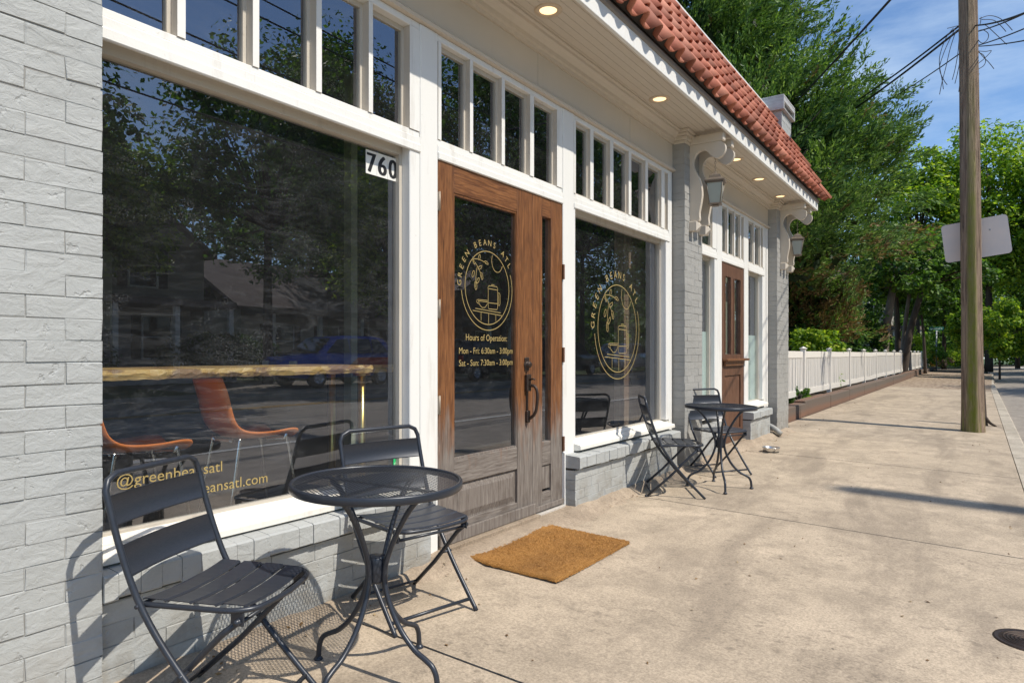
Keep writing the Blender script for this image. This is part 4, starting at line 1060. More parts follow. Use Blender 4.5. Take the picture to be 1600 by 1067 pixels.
# ---- doormat
mb = MB(); nx, ny = 70, 100; rr = np.random.default_rng(2); vs = []; X0, X1_, Y0, Y1_ = .128, .675, 2.725, 3.532
jig = rr.normal(0, .0022, (nx+1, ny+1)); low = rr.normal(0, 1, (8, 8))
def lown(i, j):
    a, b = i/nx*6.9, j/ny*6.9; i0, j0 = int(a), int(b); fa, fb = a-i0, b-j0
    return (low[i0,j0]*(1-fa)*(1-fb)+low[i0+1,j0]*fa*(1-fb)+low[i0,j0+1]*(1-fa)*fb+low[i0+1,j0+1]*fa*fb)
for i in range(nx+1):
    for j in range(ny+1):
        x = X0+(X1_-X0)*i/nx; y = Y0+(Y1_-Y0)*j/ny; e = .002*lown(i, j) if i in (0, nx) or j in (0, ny) else 0
        edge = min(i, nx-i, j, ny-j); curl = .006*math.exp(-((i/nx-.12)**2*60+(j/ny-.0)**2*40)) + .004*math.exp(-((i/nx-.95)**2*70+(j/ny-.02)**2*50)) + .005*math.exp(-((i/nx-.02)**2*60+(j/ny-.85)**2*30))
        h = .017 if edge > 0 else .001
        vs.append((x+rr.normal(0,.0012)+e+.012*sin(j/ny*3)*(1-i/nx)*0, y+rr.normal(0,.0012)+e, -.03*x+.004+h+jig[i,j]*.9+.0008*lown(i,j)+curl))
fs = [(i*(ny+1)+j, (i+1)*(ny+1)+j, (i+1)*(ny+1)+j+1, i*(ny+1)+j+1) for i in range(nx) for j in range(ny)]
mb.add(vs, fs, True)
o = mb.build('doormat', m['coir'], None, (.40, 3.12, -.01)); tag(o, 'orange brown coir doormat lying before the wooden door', 'doormat')

r_m = np.random.default_rng(12); n_m = 16000
xm = r_m.uniform(X0, X1_, n_m); ym = r_m.uniform(Y0, Y1_, n_m); ed_ = r_m.random(n_m) < .10; sd_ = r_m.integers(0, 4, n_m)
xm = np.where(ed_ & (sd_ == 0), X0, np.where(ed_ & (sd_ == 1), X1_, xm)); ym = np.where(ed_ & (sd_ == 2), Y0, np.where(ed_ & (sd_ == 3), Y1_, ym))
Cm = np.stack([xm, ym, -.03*xm+.021-np.where(ed_, .008, 0)], 1); dm = np.stack([r_m.normal(0,.8,n_m), r_m.normal(0,.8,n_m), r_m.uniform(.2,1.1,n_m)], 1); dm /= np.linalg.norm(dm, axis=1, keepdims=True)
wm = np.cross(dm, r_m.normal(0,1,(n_m,3))); wm /= np.linalg.norm(wm, axis=1, keepdims=True); lm_ = r_m.uniform(.004,.0095,n_m)[:, None]
Vm = np.stack([Cm-dm*lm_*.3, Cm+wm*.0009+dm*lm_*.4, Cm+dm*lm_, Cm-wm*.0009+dm*lm_*.4], 1).reshape(-1, 3)
pile = mesh_np('coir_pile', Vm, np.arange(len(Vm)).reshape(-1, 4), [m['coir']], o, None); pile.location = (-.40, -3.12, .01)
# ---- dog bowl
bowl = thing('pet_bowl', 'steel pet bowl standing alone on the sidewalk past the farther table', 'bowl', (.43, 7.70, -.0128))
mb = MB(); mb.lathe([(.0001,.008),(.062,.008),(.070,.014),(.078,.045),(.083,.052),(.092,.053),(.094,.050),(.090,.047),(.088,.040),(.082,.010),(.080,.008)], (0,0,0), 36); mb.build('basin', m['steel'], bowl)
mb = MB(); mb.lathe([(.0001,.0),(.081,.0),(.083,.004),(.083,.010),(.079,.0105)], (0,0,0), 36); mb.build('rubber_base', m['tyre'], bowl)

# ---- water meter cover at the kerb
mc = thing('meter_cover', 'round dark iron cover set in the pavement at the right edge', 'manhole cover', (2.47, 3.36, -.073))
mb = MB(); mb.lathe([(.0001,.006),(.092,.006),(.096,.004),(.100,.004),(.108,.007),(.114,.0065),(.118,-.004)], (0,0,0), 36)
for k_ in range(6): mb.lathe([(.012+.013*k_,.006),(.014+.013*k_,.0095),(.018+.013*k_,.0095),(.020+.013*k_,.006)], (0,0,0), 30)
mb.build('iron_lid', m['iron'], mc)

# ================================================================== UTILITY POLE, SIGN, WIRES
pole = thing('utility_pole', 'tall weathered wooden utility pole with green moss streak beside the kerb', 'utility pole', (2.235, 11.87, -.068))
mb = MB(); n = 44; vs = []; r = random.Random(8); S = 40
ph = [r.uniform(0, 6.28) for _ in range(6)]
for i in range(n+1):
    z = 9.0*i/n; rad = .137-.0042*z + (.010*math.exp(-z*4)); lean = -.0092*z
    for j in range(S):
        a = 2*pi*j/S; rg = .006*sin(5*a+ph[0]+z*.25)+.005*sin(9*a+ph[1]-z*.4)+.003*sin(17*a+ph[2]+z)
        vs.append((lean+(rad+rg)*cos(a), (rad+rg)*sin(a), z))
fs = [(i*S+j, i*S+(j+1) % S, (i+1)*S+(j+1) % S, (i+1)*S+j) for i in range(n) for j in range(S)]; fs.append(tuple(n*S+j for j in range(S)))
mb.add(vs, fs, True); mb.build('shaft', m['pole'], pole)
PL = Vector(pole.location)
def PV(u, v, f=10.75): return at(u, v, f)
mb = MB(); mb.tube([PV(1510,8,10.55)-PL, PV(1505,38,10.58)-PL, PV(1500,62,10.6)-PL], .012, 6)
mb.tube(spline([PV(1510,62,10.55)-PL, PV(1516,75,10.52)-PL, PV(1511,92,10.55)-PL, PV(1509,112,10.57)-PL], 4), .010, 6)
for (u, v) in ((1510,62),(1518,82),(1508,40)):
    c = PV(u, v, 10.58)-PL; mb.bbox((c.x-.02,c.y-.02,c.z-.04),(c.x+.02,c.y+.02,c.z+.04),.006)
mb.build('bracket_hardware', m['galv'], pole)
mb = MB(); mb.tube(spline([PV(1500,70,10.62)-PL, PV(1500,160,10.65)-PL, PV(1500,240,10.65)-PL, PV(1507,330,10.58)-PL, PV(1519,400,10.55)-PL, PV(1520,470,10.55)-PL], 5), .006, 6); mb.build('down_wire', m['galv'], pole)
# stumpy second pole directly behind
o = thing('wooden_post', 'short brown wooden post half hidden behind the utility pole', 'post', (2.335, 13.0, -.075))
mb = MB(); mb.tube([(0,0,-.02),(.0,0,.1),(-.01,0,.6),(-.03,0,1.15)], [.10,.08,.065,.05], 14); mb.build('shaft', m['bark'], o)
mb = MB(); mb.tube(spline([(.05,-.02,.14),(.12,-.04,.05),(.20,-.05,.0)], 4), [.03,.028,.026,.024,.022,.02,.018,.016,.012], 6); mb.build('root_stub', m['bark'], o)
# blank sign, seen from its back
sg = thing('traffic_sign', 'large blank back of a traffic sign fixed behind the utility pole', 'sign', (2.27, 12.08, 2.76), R(-1))
mb = MB(); W2, H2, rd = .408, .285, .05; pts = []
for cx_, cz_, a0 in ((W2-rd, H2-rd, 0), (-W2+rd, H2-rd, 90), (-W2+rd, -H2+rd, 180), (W2-rd, -H2+rd, 270)):
    for a in range(0, 91, 15): pts.append((cx_+rd*cos(R(a0+a)), cz_+rd*sin(R(a0+a))))
ca, sa = cos(R(-7.5)), sin(R(-7.5)); ca, sa = cos(R(6.5)), sin(R(6.5))
pts = [(x*ca-z*sa, x*sa+z*ca) for x, z in pts]
mb.prism(pts, 1, 0, .004); mb.build('panel', m['signback'], sg)
mb = MB()
for x, z in ((-.05,.18),(-.05,-.18),(.17,.12)):
    mb.lathe([(.0001,.0),(.012,.0),(.010,.006),(.0001,.008)], (0,0,0), 10); k0 = len(mb.v)-40
    for q in range(k0, len(mb.v)): a, b, c = mb.v[q]; mb.v[q] = (x+a, -c, z+b)
mb.build('bolt', m['galv'], sg)
# overhead wires
def wire(name, pts, r_, label, k_=10, group='overhead wires at the utility pole'):
    mb = MB(); P = spline(pts, k_); c = P[len(P)//2].copy(); mb.tube([p-c for p in P], r_, 6); o = mb.build(name, m['cable']); o.location = c
    tag(o, label, 'wire', group); return o
def sag(a, b, s_, n=8): return [a.lerp(b, i/n) + Vector((0,0,-s_*4*(i/n)*(1-i/n))) for i in range(n+1)]
wire('overhead_wire', sag(at(1500,40,10.7), at(1180,232,24), .35), .016, 'upper of the two thick cables running from the pole into the evergreen', 3)
wire('overhead_wire', sag(at(1500,46,10.7), at(1165,262,24), .30), .020, 'lower of the two thick cables running from the pole into the evergreen', 3)
wire('overhead_wire', sag(at(1500,84,10.7), at(1340,178,20), .1), .010, 'thin wire running down left from the pole below the two cables', 3)
wire('overhead_wire', sag(at(1420,-32,8.0), at(1160,240,22), .1), .018, 'separate cable crossing the blue sky before the evergreen top', 3)
wire('overhead_wire', sag(at(1512,40,10.6), at(1640,4,5.5), .06), .011, 'topmost cable leaving the pole to the right', 3)
wire('overhead_wire', sag(at(1526,50,10.6), at(1640,2,6.5), .03), .009, 'second cable down leaving the pole to the right', 3)
wire('overhead_wire', sag(at(1526,72,10.6), at(1640,28,7.0), .02), .008, 'third cable down leaving the pole to the right', 3)
wire('overhead_wire', sag(at(1526,73,10.6), at(1640,56,7.0), .02), .008, 'lowest cable leaving the pole to the right', 3)
# further street wires above the road, mirrored in the transom glass
for i, (x0, z0, x1, z1) in enumerate(((11.0,8.8,12.5,8.2),(11.5,9.9,12.0,9.4),(12.2,7.6,14.5,7.4),(12.0,10.9,13.4,10.5))):
    wire('street_wire', sag(Vector((x0,-12,z0)), Vector((x1,30,z1)), .5), .022, ['lowest near', 'upper near', 'lowest far', 'upper far'][i]+' street wire mirrored in the panes above the windows', 3, 'street wires mirrored in the glass')
# loose ends
def loose(pts, f, r_=.006): return [p-PL for p in spline([at(u, v, f) for u, v in pts], 5)]
mb = MB()
for pts in ([(1490,44),(1478,60),(1469,85),(1468,103),(1472,125),(1474,140)], [(1492,46),(1484,62),(1474,85),(1468,108),(1475,126),(1480,133)], [(1494,48),(1485,75),(1478,105),(1472,128),(1468,148)],
            [(1499,52),(1497,80),(1493,105),(1488,125)], [(1500,95),(1496,115),(1492,131)], [(1500,60),(1501,90),(1500,125),(1498,144)],
            [(1530,30),(1545,25),(1560,28),(1572,37),(1582,48)], [(1534,31),(1552,32),(1563,40),(1572,50)], [(1530,40),(1540,40),(1555,53),(1573,70)],
            [(1527,50),(1535,47),(1544,53),(1543,62),(1535,68),(1528,62),(1528,54)], [(1527,80),(1540,81),(1549,80),(1538,92),(1528,100)],
            [(1527,78),(1535,88),(1545,98),(1553,108)], [(1527,82),(1536,86),(1540,95),(1537,103),(1528,109)], [(1526,95),(1527,108),(1530,117)], [(1480,45),(1500,40)], [(1515,45),(1530,40),(1533,27)]):
    mb.tube(loose(pts, 10.55), .0055, 5)
mb.build('loose_cable', m['cable'], pole)

# ================================================================== FENCE, EDGING
fence = thing('picket_fence', 'long white picket fence with capped posts beyond the shop', 'fence', (-.58, 11, 0))
ftop = 1.125
def fence_run(th_, y0, y1, step, mat, post_mat=None, rnd=1, bottom=.235, top=None):
    r = random.Random(rnd); y = y0; lx, ly = th_.location.x, th_.location.y; F = top or ftop
    while y < y1-.3:
        yb = min(y+step, y1); tilt = r.uniform(-.012, .012)
        mb = MB(); mb.bbox((-.045,-.045,.02),(.045,.045,F+.03),.004)
        for q in range(len(mb.v)): a, b, c = mb.v[q]; mb.v[q] = (a+tilt*c, b+y-ly+tilt*c*.8, c)
        po = mb.build('post', mat, th_)
        mb = MB(); mb.bbox((-.062,-.062,F+.031),(.062,.062,F+.048),.003); mb.lathe([(.060,F+.048),(.045,F+.060),(.0001,F+.082)], (0,0,0), 4, smooth=False)
        for q in range(len(mb.v)): a, b, c = mb.v[q]; mb.v[q] = (a+tilt*c, b+y-ly+tilt*c*.8, c)
        mb.build('post_cap', mat, po)
        mb = MB(); sg_ = r.uniform(-.02, .008); a, b = y+.05-ly, yb-.05-ly; mid = (a+b)/2
        for (za, zb) in ((F-.145, F-.015), (bottom, bottom+.115)):
            vs = []
            for yy, dz in ((a,0),(mid,sg_),(b,0)): vs += [(-.018,yy,za+dz),(.018,yy,za+dz),(.018,yy,zb+dz),(-.018,yy,zb+dz)]
            mb.add(vs, [(0,1,2,3),(8,11,10,9)]+[(i*4+j,(i+1)*4+j,(i+1)*4+(j+1)%4,i*4+(j+1)%4) for i in range(2) for j in range(4)])
        yy = a+.05
        while yy < b-.03:
            jx = r.uniform(-.004,.004); ln = r.uniform(-.008,.008)
            mb.add([(-.008+jx,yy,bottom+.115),(.008+jx,yy,bottom+.115),(.008+jx,yy+.074,bottom+.115),(-.008+jx,yy+.074,bottom+.115),
                    (-.008,yy+ln,F-.145),(.008,yy+ln,F-.145),(.008,yy+.074+ln,F-.145),(-.008,yy+.074+ln,F-.145)], [(0,3,2,1),(4,5,6,7),(0,1,5,4),(1,2,6,5),(2,3,7,6),(3,0,4,7)])
            yy += .112
        mb.build('picket_panel', mat, th_); y += step
fence_run(fence, 11.42, 38.9, 2.89, m['fence'])
mb = MB(); mb.bbox((-.09,28.15,-.02),(.09,28.35,1.16),.006); mb.build('gate_post', m['fencepost'], fence)
fence2 = thing('picket_fence', 'farther white picket fence in bluish shade past the dark gate post', 'fence', (-.58, 40, 0))
fence_run(fence2, 40.2, 55.9, 2.6, m['fence'], rnd=3, bottom=.22)
ed = thing('timber_edging', 'weathered reddish timber edging along the foot of the white fence', 'edging', (-.2, 10, 0))
mb = MB(); r = random.Random(6); y = .0; 
while y < 29:
    L = 2.4; h = .20+r.uniform(-.015,.02)+(.05 if y > 2 else 0); mb.bbox((-.14,y+.006,-.03),(.055+r.uniform(-.008,.008),y+L-.006,h),.012); y += L
mb.build('timber_beam', m['edging'], ed)
mb = MB(); r = random.Random(16); y = 29.0
while y < 46: mb.bbox((-.14,y,-.03),(.05,y+1.9,.16+r.uniform(-.02,.02)),.01); y += 1.91
mb.build('low_beam', m['edging'], ed)

# ================================================================== VEGETATION
def quads(C, A, B):
    """C centres, A and B half-axes: leaf quads (diamond-ish)"""
    V = np.stack([C-A, C+B*.9, C+A, C-B*.9], axis=1).reshape(-1, 3); F_ = np.arange(len(V)).reshape(-1, 4); return V, F_
def unit(v): return v/np.maximum(np.linalg.norm(v, axis=-1, keepdims=True), 1e-9)
def trunk_mesh(pts, rad, n=10): mb = MB(); P = spline(pts, 5); mb.tube(P, list(np.interp(np.linspace(0,1,len(P)), np.linspace(0,1,len(rad)), rad)), n); return mb

def conifer(base, H, Rm, label, seed=1, limbs=230, cut=2.1, mult=1.0, dry=(.5, .25)):
    r = np.random.default_rng(seed); t_ = thing('evergreen_tree', label, 'tree', base)
    mb = trunk_mesh([(0,0,0),(.1,0,H*.3),(0,.1,H*.65),(0,0,H*.97)], [.34,.26,.15,.03]); tr = mb.build('trunk', m['bark'], t_)
    Cs, Ds, Br = [], [], []; lm = MB()
    for i in range(limbs):
        hz = cut + (H-cut)*(1-(1-r.random())**.62)*.985; fr = (hz-cut*.5)/(H-cut*.5)
        R0 = Rm*(1-fr)**1.55*r.uniform(.72, 1.02)+.15; az = r.uniform(0, 2*pi)
        d = np.array([cos(az), sin(az), 0]); rise = r.uniform(.15,.6)+fr*.6
        drop = -.25 if hz < cut+1.5 else 0
        n = int((22+R0*30)*mult)
        nc = int(4+R0*2.2); cs = r.uniform(.34, 1.0, nc)**.75; per_ = max(6, int(n/nc*1.15))
        cpos = d*(R0*cs)[:, None]; cpos[:, 2] = hz + R0*(cs**1.6)*rise*.55 + drop*cs*R0*.5
        cpos += r.normal(0, 1, (nc, 3))*(.16+.20*cs*min(R0, 3.2)*.55)[:, None]*np.array([.7, .7, .45])
        cdir = unit(d*1.0 + np.array([0,0,.42+.55*fr]) + r.normal(0,.32,(nc,3)))
        cdir = np.repeat(cdir, per_, axis=0); s_ = np.repeat(cs, per_); p = np.repeat(cpos, per_, axis=0); n = len(p)
        along = r.uniform(-.55, .75, n); w_ = .17*(1.05-np.abs(along))
        p = p + cdir*along[:, None]*.62 + r.normal(0, 1, (n, 3))*w_[:, None]
        dd = unit(cdir + r.normal(0,.22,(n,3))); Cs.append(p); Ds.append(dd)
        inner = (s_ < .5) & (r.random(n) < .10); lowb = (hz < cut+dry[0]) & (r.random(n) < dry[1])
        Br.append((inner | lowb | (r.random(n) < .012)).astype(int))
        if i % 3 == 0: lm.tube([(0,0,hz-.15*R0), tuple(d*R0*.45+np.array([0,0,hz+.03*R0])), tuple(d*R0*.85+np.array([0,0,hz+R0*rise*.45]))], [.055,.035,.012], 5)
    lm.build('limb', m['bark'], tr)
    C = np.concatenate(Cs); D = np.concatenate(Ds); Bm = np.concatenate(Br); n = len(C); K = 16
    sidev = unit(np.cross(D, r.normal(0,1,(n,3)))); Ln = r.uniform(.24,.50,n)
    VV, FF, MI = [], [], []; off = 0
    for k_ in range(K):
        tpos = (k_+.5)/K; sgn = 1 if k_ % 2 else -1
        ax = unit(D*.85 + sidev*sgn*.55*(1-tpos*.6) + r.normal(0,.18,(n,3)))
        ll = (Ln*(.27-.13*abs(tpos-.3)))[:, None]
        c = C + D*(Ln*(tpos-.4))[:, None] + ax*ll*.5 + r.normal(0,.02,(n,3))
        wv = unit(np.cross(ax, r.normal(0,1,(n,3))))
        v, f = quads(c, ax*ll*.62, wv*ll*.20); VV.append(v); FF.append(f+off); off += len(v); MI.append(Bm)
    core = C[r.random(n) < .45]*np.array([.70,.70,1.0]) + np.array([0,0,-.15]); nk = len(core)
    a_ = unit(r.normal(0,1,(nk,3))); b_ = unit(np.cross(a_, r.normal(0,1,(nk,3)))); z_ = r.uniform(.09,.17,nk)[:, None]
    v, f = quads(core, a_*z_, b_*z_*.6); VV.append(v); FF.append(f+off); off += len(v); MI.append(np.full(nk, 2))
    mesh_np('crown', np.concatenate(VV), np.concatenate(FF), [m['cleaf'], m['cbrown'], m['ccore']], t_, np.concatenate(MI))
    return t_

def leafcloud(r, blobs, per, size, flat=.6, drop=0):
    """leaves spread over the outer part of many small blobs; blobs = array (n,4) centre+radius"""
    n = len(blobs)*per; b = np.repeat(blobs, per, axis=0)
    dv = unit(r.normal(0,1,(n,3))); rad = r.uniform(.35,1.0,n)**.6
    C = b[:, :3] + dv*(b[:, 3]*rad)[:, None]*np.array([1,1,flat+.15])
    nr = unit(dv*.5 + np.array([0,0,.7]) + r.normal(0,.5,(n,3))); a = unit(np.cross(nr, r.normal(0,1,(n,3)))); bb = np.cross(nr, a)
    s_ = (size*r.uniform(.6,1.35,n))[:, None]
    return quads(C, a*s_, bb*s_*.62)

def broadleaf(base, H, crown, label, mats, seed=1, nb=60, per=170, size=.10, trunk_r=.16, lean=(0,0), bark='bark', group=None, stems=1, name='leafy_tree', crown_z=None, br=(.22,.42)):
    """crown=(rx,ry,rz) half-axes about the crown centre"""
    r = np.random.default_rng(seed); t_ = thing(name, label, 'tree' if 'shrub' not in name and 'hedge' not in name else 'shrub', base, 0, group)
    rx, ry, rz = crown; cz = crown_z if crown_z is not None else H-rz; cc = np.array([lean[0], lean[1], cz])
    mb = MB()
    for s_ in range(stems):
        dx = r.uniform(-.5,.5)*(stems > 1)*1.6; dy = r.uniform(-.4,.4)*(stems > 1)
        P = spline([(dx*.15,dy*.15,-.1),(lean[0]*.25+dx*.6,lean[1]*.25+dy*.6,cz*.40),(lean[0]*.7+dx,lean[1]*.7+dy,cz*.8),(lean[0]+dx,lean[1]+dy,cz+rz*.45)], 5)
        mb.tube(P, list(np.linspace(trunk_r, trunk_r*.35, len(P))), 9)
    tr = mb.build('trunk', m[bark], t_)
    q = unit(r.normal(0,1,(nb,3)))*(r.uniform(.25,1,nb)**.5)[:, None]*np.array([rx,ry,rz]); q[:, 2] *= np.where(q[:,2] < 0, .85, 1)
    bl = np.concatenate([q+cc, (min(rx,ry,rz)*r.uniform(br[0],br[1],nb))[:, None]], axis=1)
    lm = MB()
    for i in range(0, nb, 2):
        p = bl[i,:3]; a = cc*np.array([1,1,0])+np.array([0,0,cz-rz*.5]); lm.tube([tuple(a), tuple((a+p)/2+np.array([0,0,.1])), tuple(p)], [trunk_r*.28,trunk_r*.16,trunk_r*.05], 5)
    lm.build('limb', m[bark], tr)
    v, f = leafcloud(r, bl, per, size)
    mi = (r.random(len(f)) < .5).astype(int) if len(mats) > 1 else None
    mesh_np('crown', v, f, [m[q_] for q_ in mats], t_, mi)
    return t_

# evergreen behind the shop
conifer((-4.0, 18.0, 0), 21.0, 6.5, 'huge feathery evergreen towering behind the clay tile roof', 3, 420, 2.9, 1.0)
p = at(1305, 552, 20)
conifer((p.x-1.3, p.y+.6, 0), 6.4, 2.5, 'lower evergreen with dry brown lower twigs behind the white fence', 5, 160, 1.6, 1.1, (1.3, .62))

def G(u, f, z=0): q = at(u, 552, f); return (q.x, q.y, z)
gt = 'trees beyond the end of the fence'
broadleaf(G(1432,43), 14.3, (3.3,3.3,4.6), 'bright yellow-green tree just right of the big evergreen', ['leafy','leafm'], 11, 95, 200, .13, .22, group=gt)
broadleaf(G(1545,42), 15.2, (4.0,3.6,5.4), 'tallest bright green tree rising directly behind the utility pole', ['leafy','leafm'], 12, 120, 210, .13, .24, group=gt)
broadleaf(G(1640,40), 13.8, (3.8,3.4,5.0), 'bright green tree cut by the right edge of the picture', ['leafy','leafm'], 13, 95, 200, .13, .22, group=gt)
broadleaf(G(1475,50), 9.5, (3.6,3.4,3.4), 'darker spreading tree above the street name sign', ['leafm','leafd'], 14, 85, 170, .13, .16, group=gt)
broadleaf(G(1590,52), 9.2, (4.4,3.8,3.8), 'dark leafy tree low behind the sign panel', ['leafd','leafm'], 15, 90, 170, .14, .18, group=gt)
broadleaf(G(1508,33), 3.6, (.85,.9,1.15), 'small bright broad-leaved tree left of and behind the pole foot', ['leafy','leafm'], 16, 50, 150, .085, .06, group=gt, crown_z=2.2)
broadleaf(G(1562,30), 3.9, (1.25,1.2,1.45), 'small bright broad-leaved tree right of the pole at head height', ['leafy','leafm'], 17, 50, 150, .085, .05, group=gt, crown_z=2.15)
# leaning trunks above the fence
def lean_tree(u, f, du, H, tr, label, seed, bark, cr=(2.2,2.2,1.6)):
    b = at(u, 552, f); tpt = at(u+du, 552, f); ln = (tpt.x-b.x, tpt.y-b.y)
    return broadleaf((b.x, b.y, 0), H, cr, label, ['leafm','leafd'], seed, 42, 150, .11, tr, ln, bark, group='leaning trees behind the fence', name='leaning_tree')
lean_tree(1376, 28, 26, 6.2, .24, 'thick grey leaning trunk above the white fence, nearest of the leaning trees', 21, 'barkg')
lean_tree(1404, 32, -6, 6.6, .17, 'dark upright trunk left of the forked pair behind the fence', 22, 'bark')
lean_tree(1408, 31.5, 20, 6.8, .13, 'slim middle trunk of the leaning trees behind the fence', 23, 'barkg')
lean_tree(1410, 31, 46, 7.0, .20, 'dark trunk leaning strongly right behind the fence', 24, 'bark', (2.6,2.4,1.8))
lean_tree(1446, 36, -10, 6.0, .09, 'thin dark trunk leaning left near the street name sign', 25, 'bark')
# shrubs
def shrub(u, f, H, rx, label, mats, seed, size=.06, per=140, nb=34, name='garden_shrub'):
    return broadleaf(G(u,f,.04), H, (rx,rx,H*.52), label, mats, seed, nb, per, size, .04, group='shrubs behind the fence', name=name, crown_z=H*.5, br=(.3,.5))
shrub(1272, 17.5, 1.75, .62, 'yellow-green shrub over the near end of the fence', ['leafy','leafm'], 31)
shrub(1303, 21.0, 1.95, .34, 'narrow bright green columnar shrub behind the fence', ['leafy'], 32)
shrub(1325, 24, 2.1, .55, 'dark green rounded shrub left of the darkest one', ['leafd'], 33)
shrub(1350, 28, 2.6, .72, 'darkest rounded shrub before the white house porch', ['leafd'], 34)
shrub(1391, 38, 2.0, .55, 'pale green shrub at the foot of the leaning trunks', ['leafy','leafm'], 35)
shrub(1425, 42, 2.6, 1.0, 'yellow-green bush behind the far fence', ['leafy'], 36)
shrub(1445, 46, 2.4, 1.2, 'mid green bush left of the street name sign post', ['leafm'], 37)
shrub(1492, 52, 1.9, 1.5, 'low round green bush right of the street name sign post', ['leafm','leafy'], 38)
shrub(1456, 50, 1.25, .45, 'orange-yellow flowering bush at the end of the fence', ['flower'], 39, .05, 120, 20)
shrub(1471, 50, .85, .75, 'purple flowering bush under the street name sign', ['flower2','leafm'], 40, .05, 120, 20)
shrub(1249, 12.9, .36, .30, 'small dark ivy patch under the first fence panel', ['leafd','leafm'], 41, .03, 60, 20)
for i, (u, f_, H_, lb) in enumerate(((1256, 21, 2.6, 'dark hedge bush behind the near fence panels, leftmost of three'), (1290, 24, 2.9, 'dark hedge bush behind the columnar shrub, middle of three'), (1335, 28, 3.2, 'dark hedge bush under the evergreen limb, rightmost of three'))):
    shrub(u, f_, H_, 1.15, lb, ['leafd', 'leafm'], 44+i, .07, 170, 46, name='garden_hedge')
# far woodland mass
r_ = np.random.default_rng(50); nb_ = 420
uu = r_.uniform(1330, 1760, nb_); ff = r_.uniform(62, 95, nb_); zz = r_.uniform(.3, 8.5, nb_)*(1-.0*uu)
bl = np.array([[*at(u, 552, f)[:2], z, r_.uniform(1.0, 1.9)] for u, f, z in zip(uu, ff, zz)])
v, f = leafcloud(r_, bl, 130, .26); o = mesh_np('woodland', v, f, [m['leafd'], m['leafm']], None, (r_.random(len(f)) < .45).astype(int)); tag(o, 'distant green woodland filling the end of the street', 'woodland', kind='stuff')

nb_ = 330; bl = np.array([[x, y, z, r2] for x, y, z, r2 in zip(r_.uniform(20, 44, nb_), r_.uniform(46, 104, nb_), r_.uniform(.2, 8.5, nb_), r_.uniform(1.3, 2.3, nb_))])
v, f = leafcloud(r_, bl, 90, .34); o = mesh_np('woodland', v, f, [m['leafd'], m['leafm']], None, (r_.random(len(f)) < .35).astype(int)); tag(o, 'woods up the street beyond the opposite houses', 'woodland', kind='stuff')
nb_ = 150; bl = np.array([[x, y, z, r2] for x, y, z, r2 in zip(r_.uniform(31, 40, nb_), r_.uniform(-2, 46, nb_), r_.uniform(1.5, 11.5, nb_), r_.uniform(1.5, 2.5, nb_))])
v, f = leafcloud(r_, bl, 130, .26); o = mesh_np('woodland', v, f, [m['leafd'], m['leafm']], None, (r_.random(len(f)) < .4).astype(int)); tag(o, 'woods behind the opposite houses', 'woodland', kind='stuff')
# fallen leaves and crumbs gathered along the wall and kerb
r_ = np.random.default_rng(77); n_ = 420; xs_ = np.where(r_.random(n_) < .6, .12+np.abs(r_.normal(0,.10,n_)), r_.uniform(.3, 2.55, n_)); ys_ = r_.uniform(.8, 16, n_)
keep = ~((ys_ > 2.6) & (ys_ < 3.6) & (xs_ < .75)); xs_, ys_ = xs_[keep], ys_[keep]; n_ = len(xs_)
C_ = np.stack([xs_, ys_, np.where(xs_ > .36, -.03*xs_, -.0108 + np.clip(.22-xs_, 0, .2)*.15)+.004+np.clip(.2-xs_,0,.1)*.3], 1)
a_ = unit(np.stack([r_.normal(0,1,n_), r_.normal(0,1,n_), r_.normal(0,.25,n_)], 1)); b_ = unit(np.cross(a_, np.array([0,0,1.])+r_.normal(0,.3,(n_,3)))); sz = r_.uniform(.004,.013,n_)[:, None]
v, f = quads(C_, a_*sz, b_*sz*.6); o = mesh_np('fallen_leaves', v, f, [m['debris']]); tag(o, 'dry leaf crumbs scattered over the sidewalk', 'leaves', kind='stuff')
# street name sign
sp = G(1463, 46); ss = thing('street_name_sign', 'green street name sign on a grey post at the far corner', 'sign', (sp[0], sp[1], 0), R(32))
mb = MB(); mb.tube([(0,0,-.1),(0,0,2.63)], .045, 10); mb.build('post', m['galv'], ss)
mb = MB(); mb.bbox((-.50,-.012,2.65),(.50,.012,2.87),.004); bld = mb.build('name_blade', m['sgreen'], ss)
vs, fs = text_verts('Lynwood St', 0, 2.715, .82, .11); mb = MB(); mb.add([(b, -.0145, c) for _, b, c in vs], fs); mb.build('lettering', m['plate'], bld)

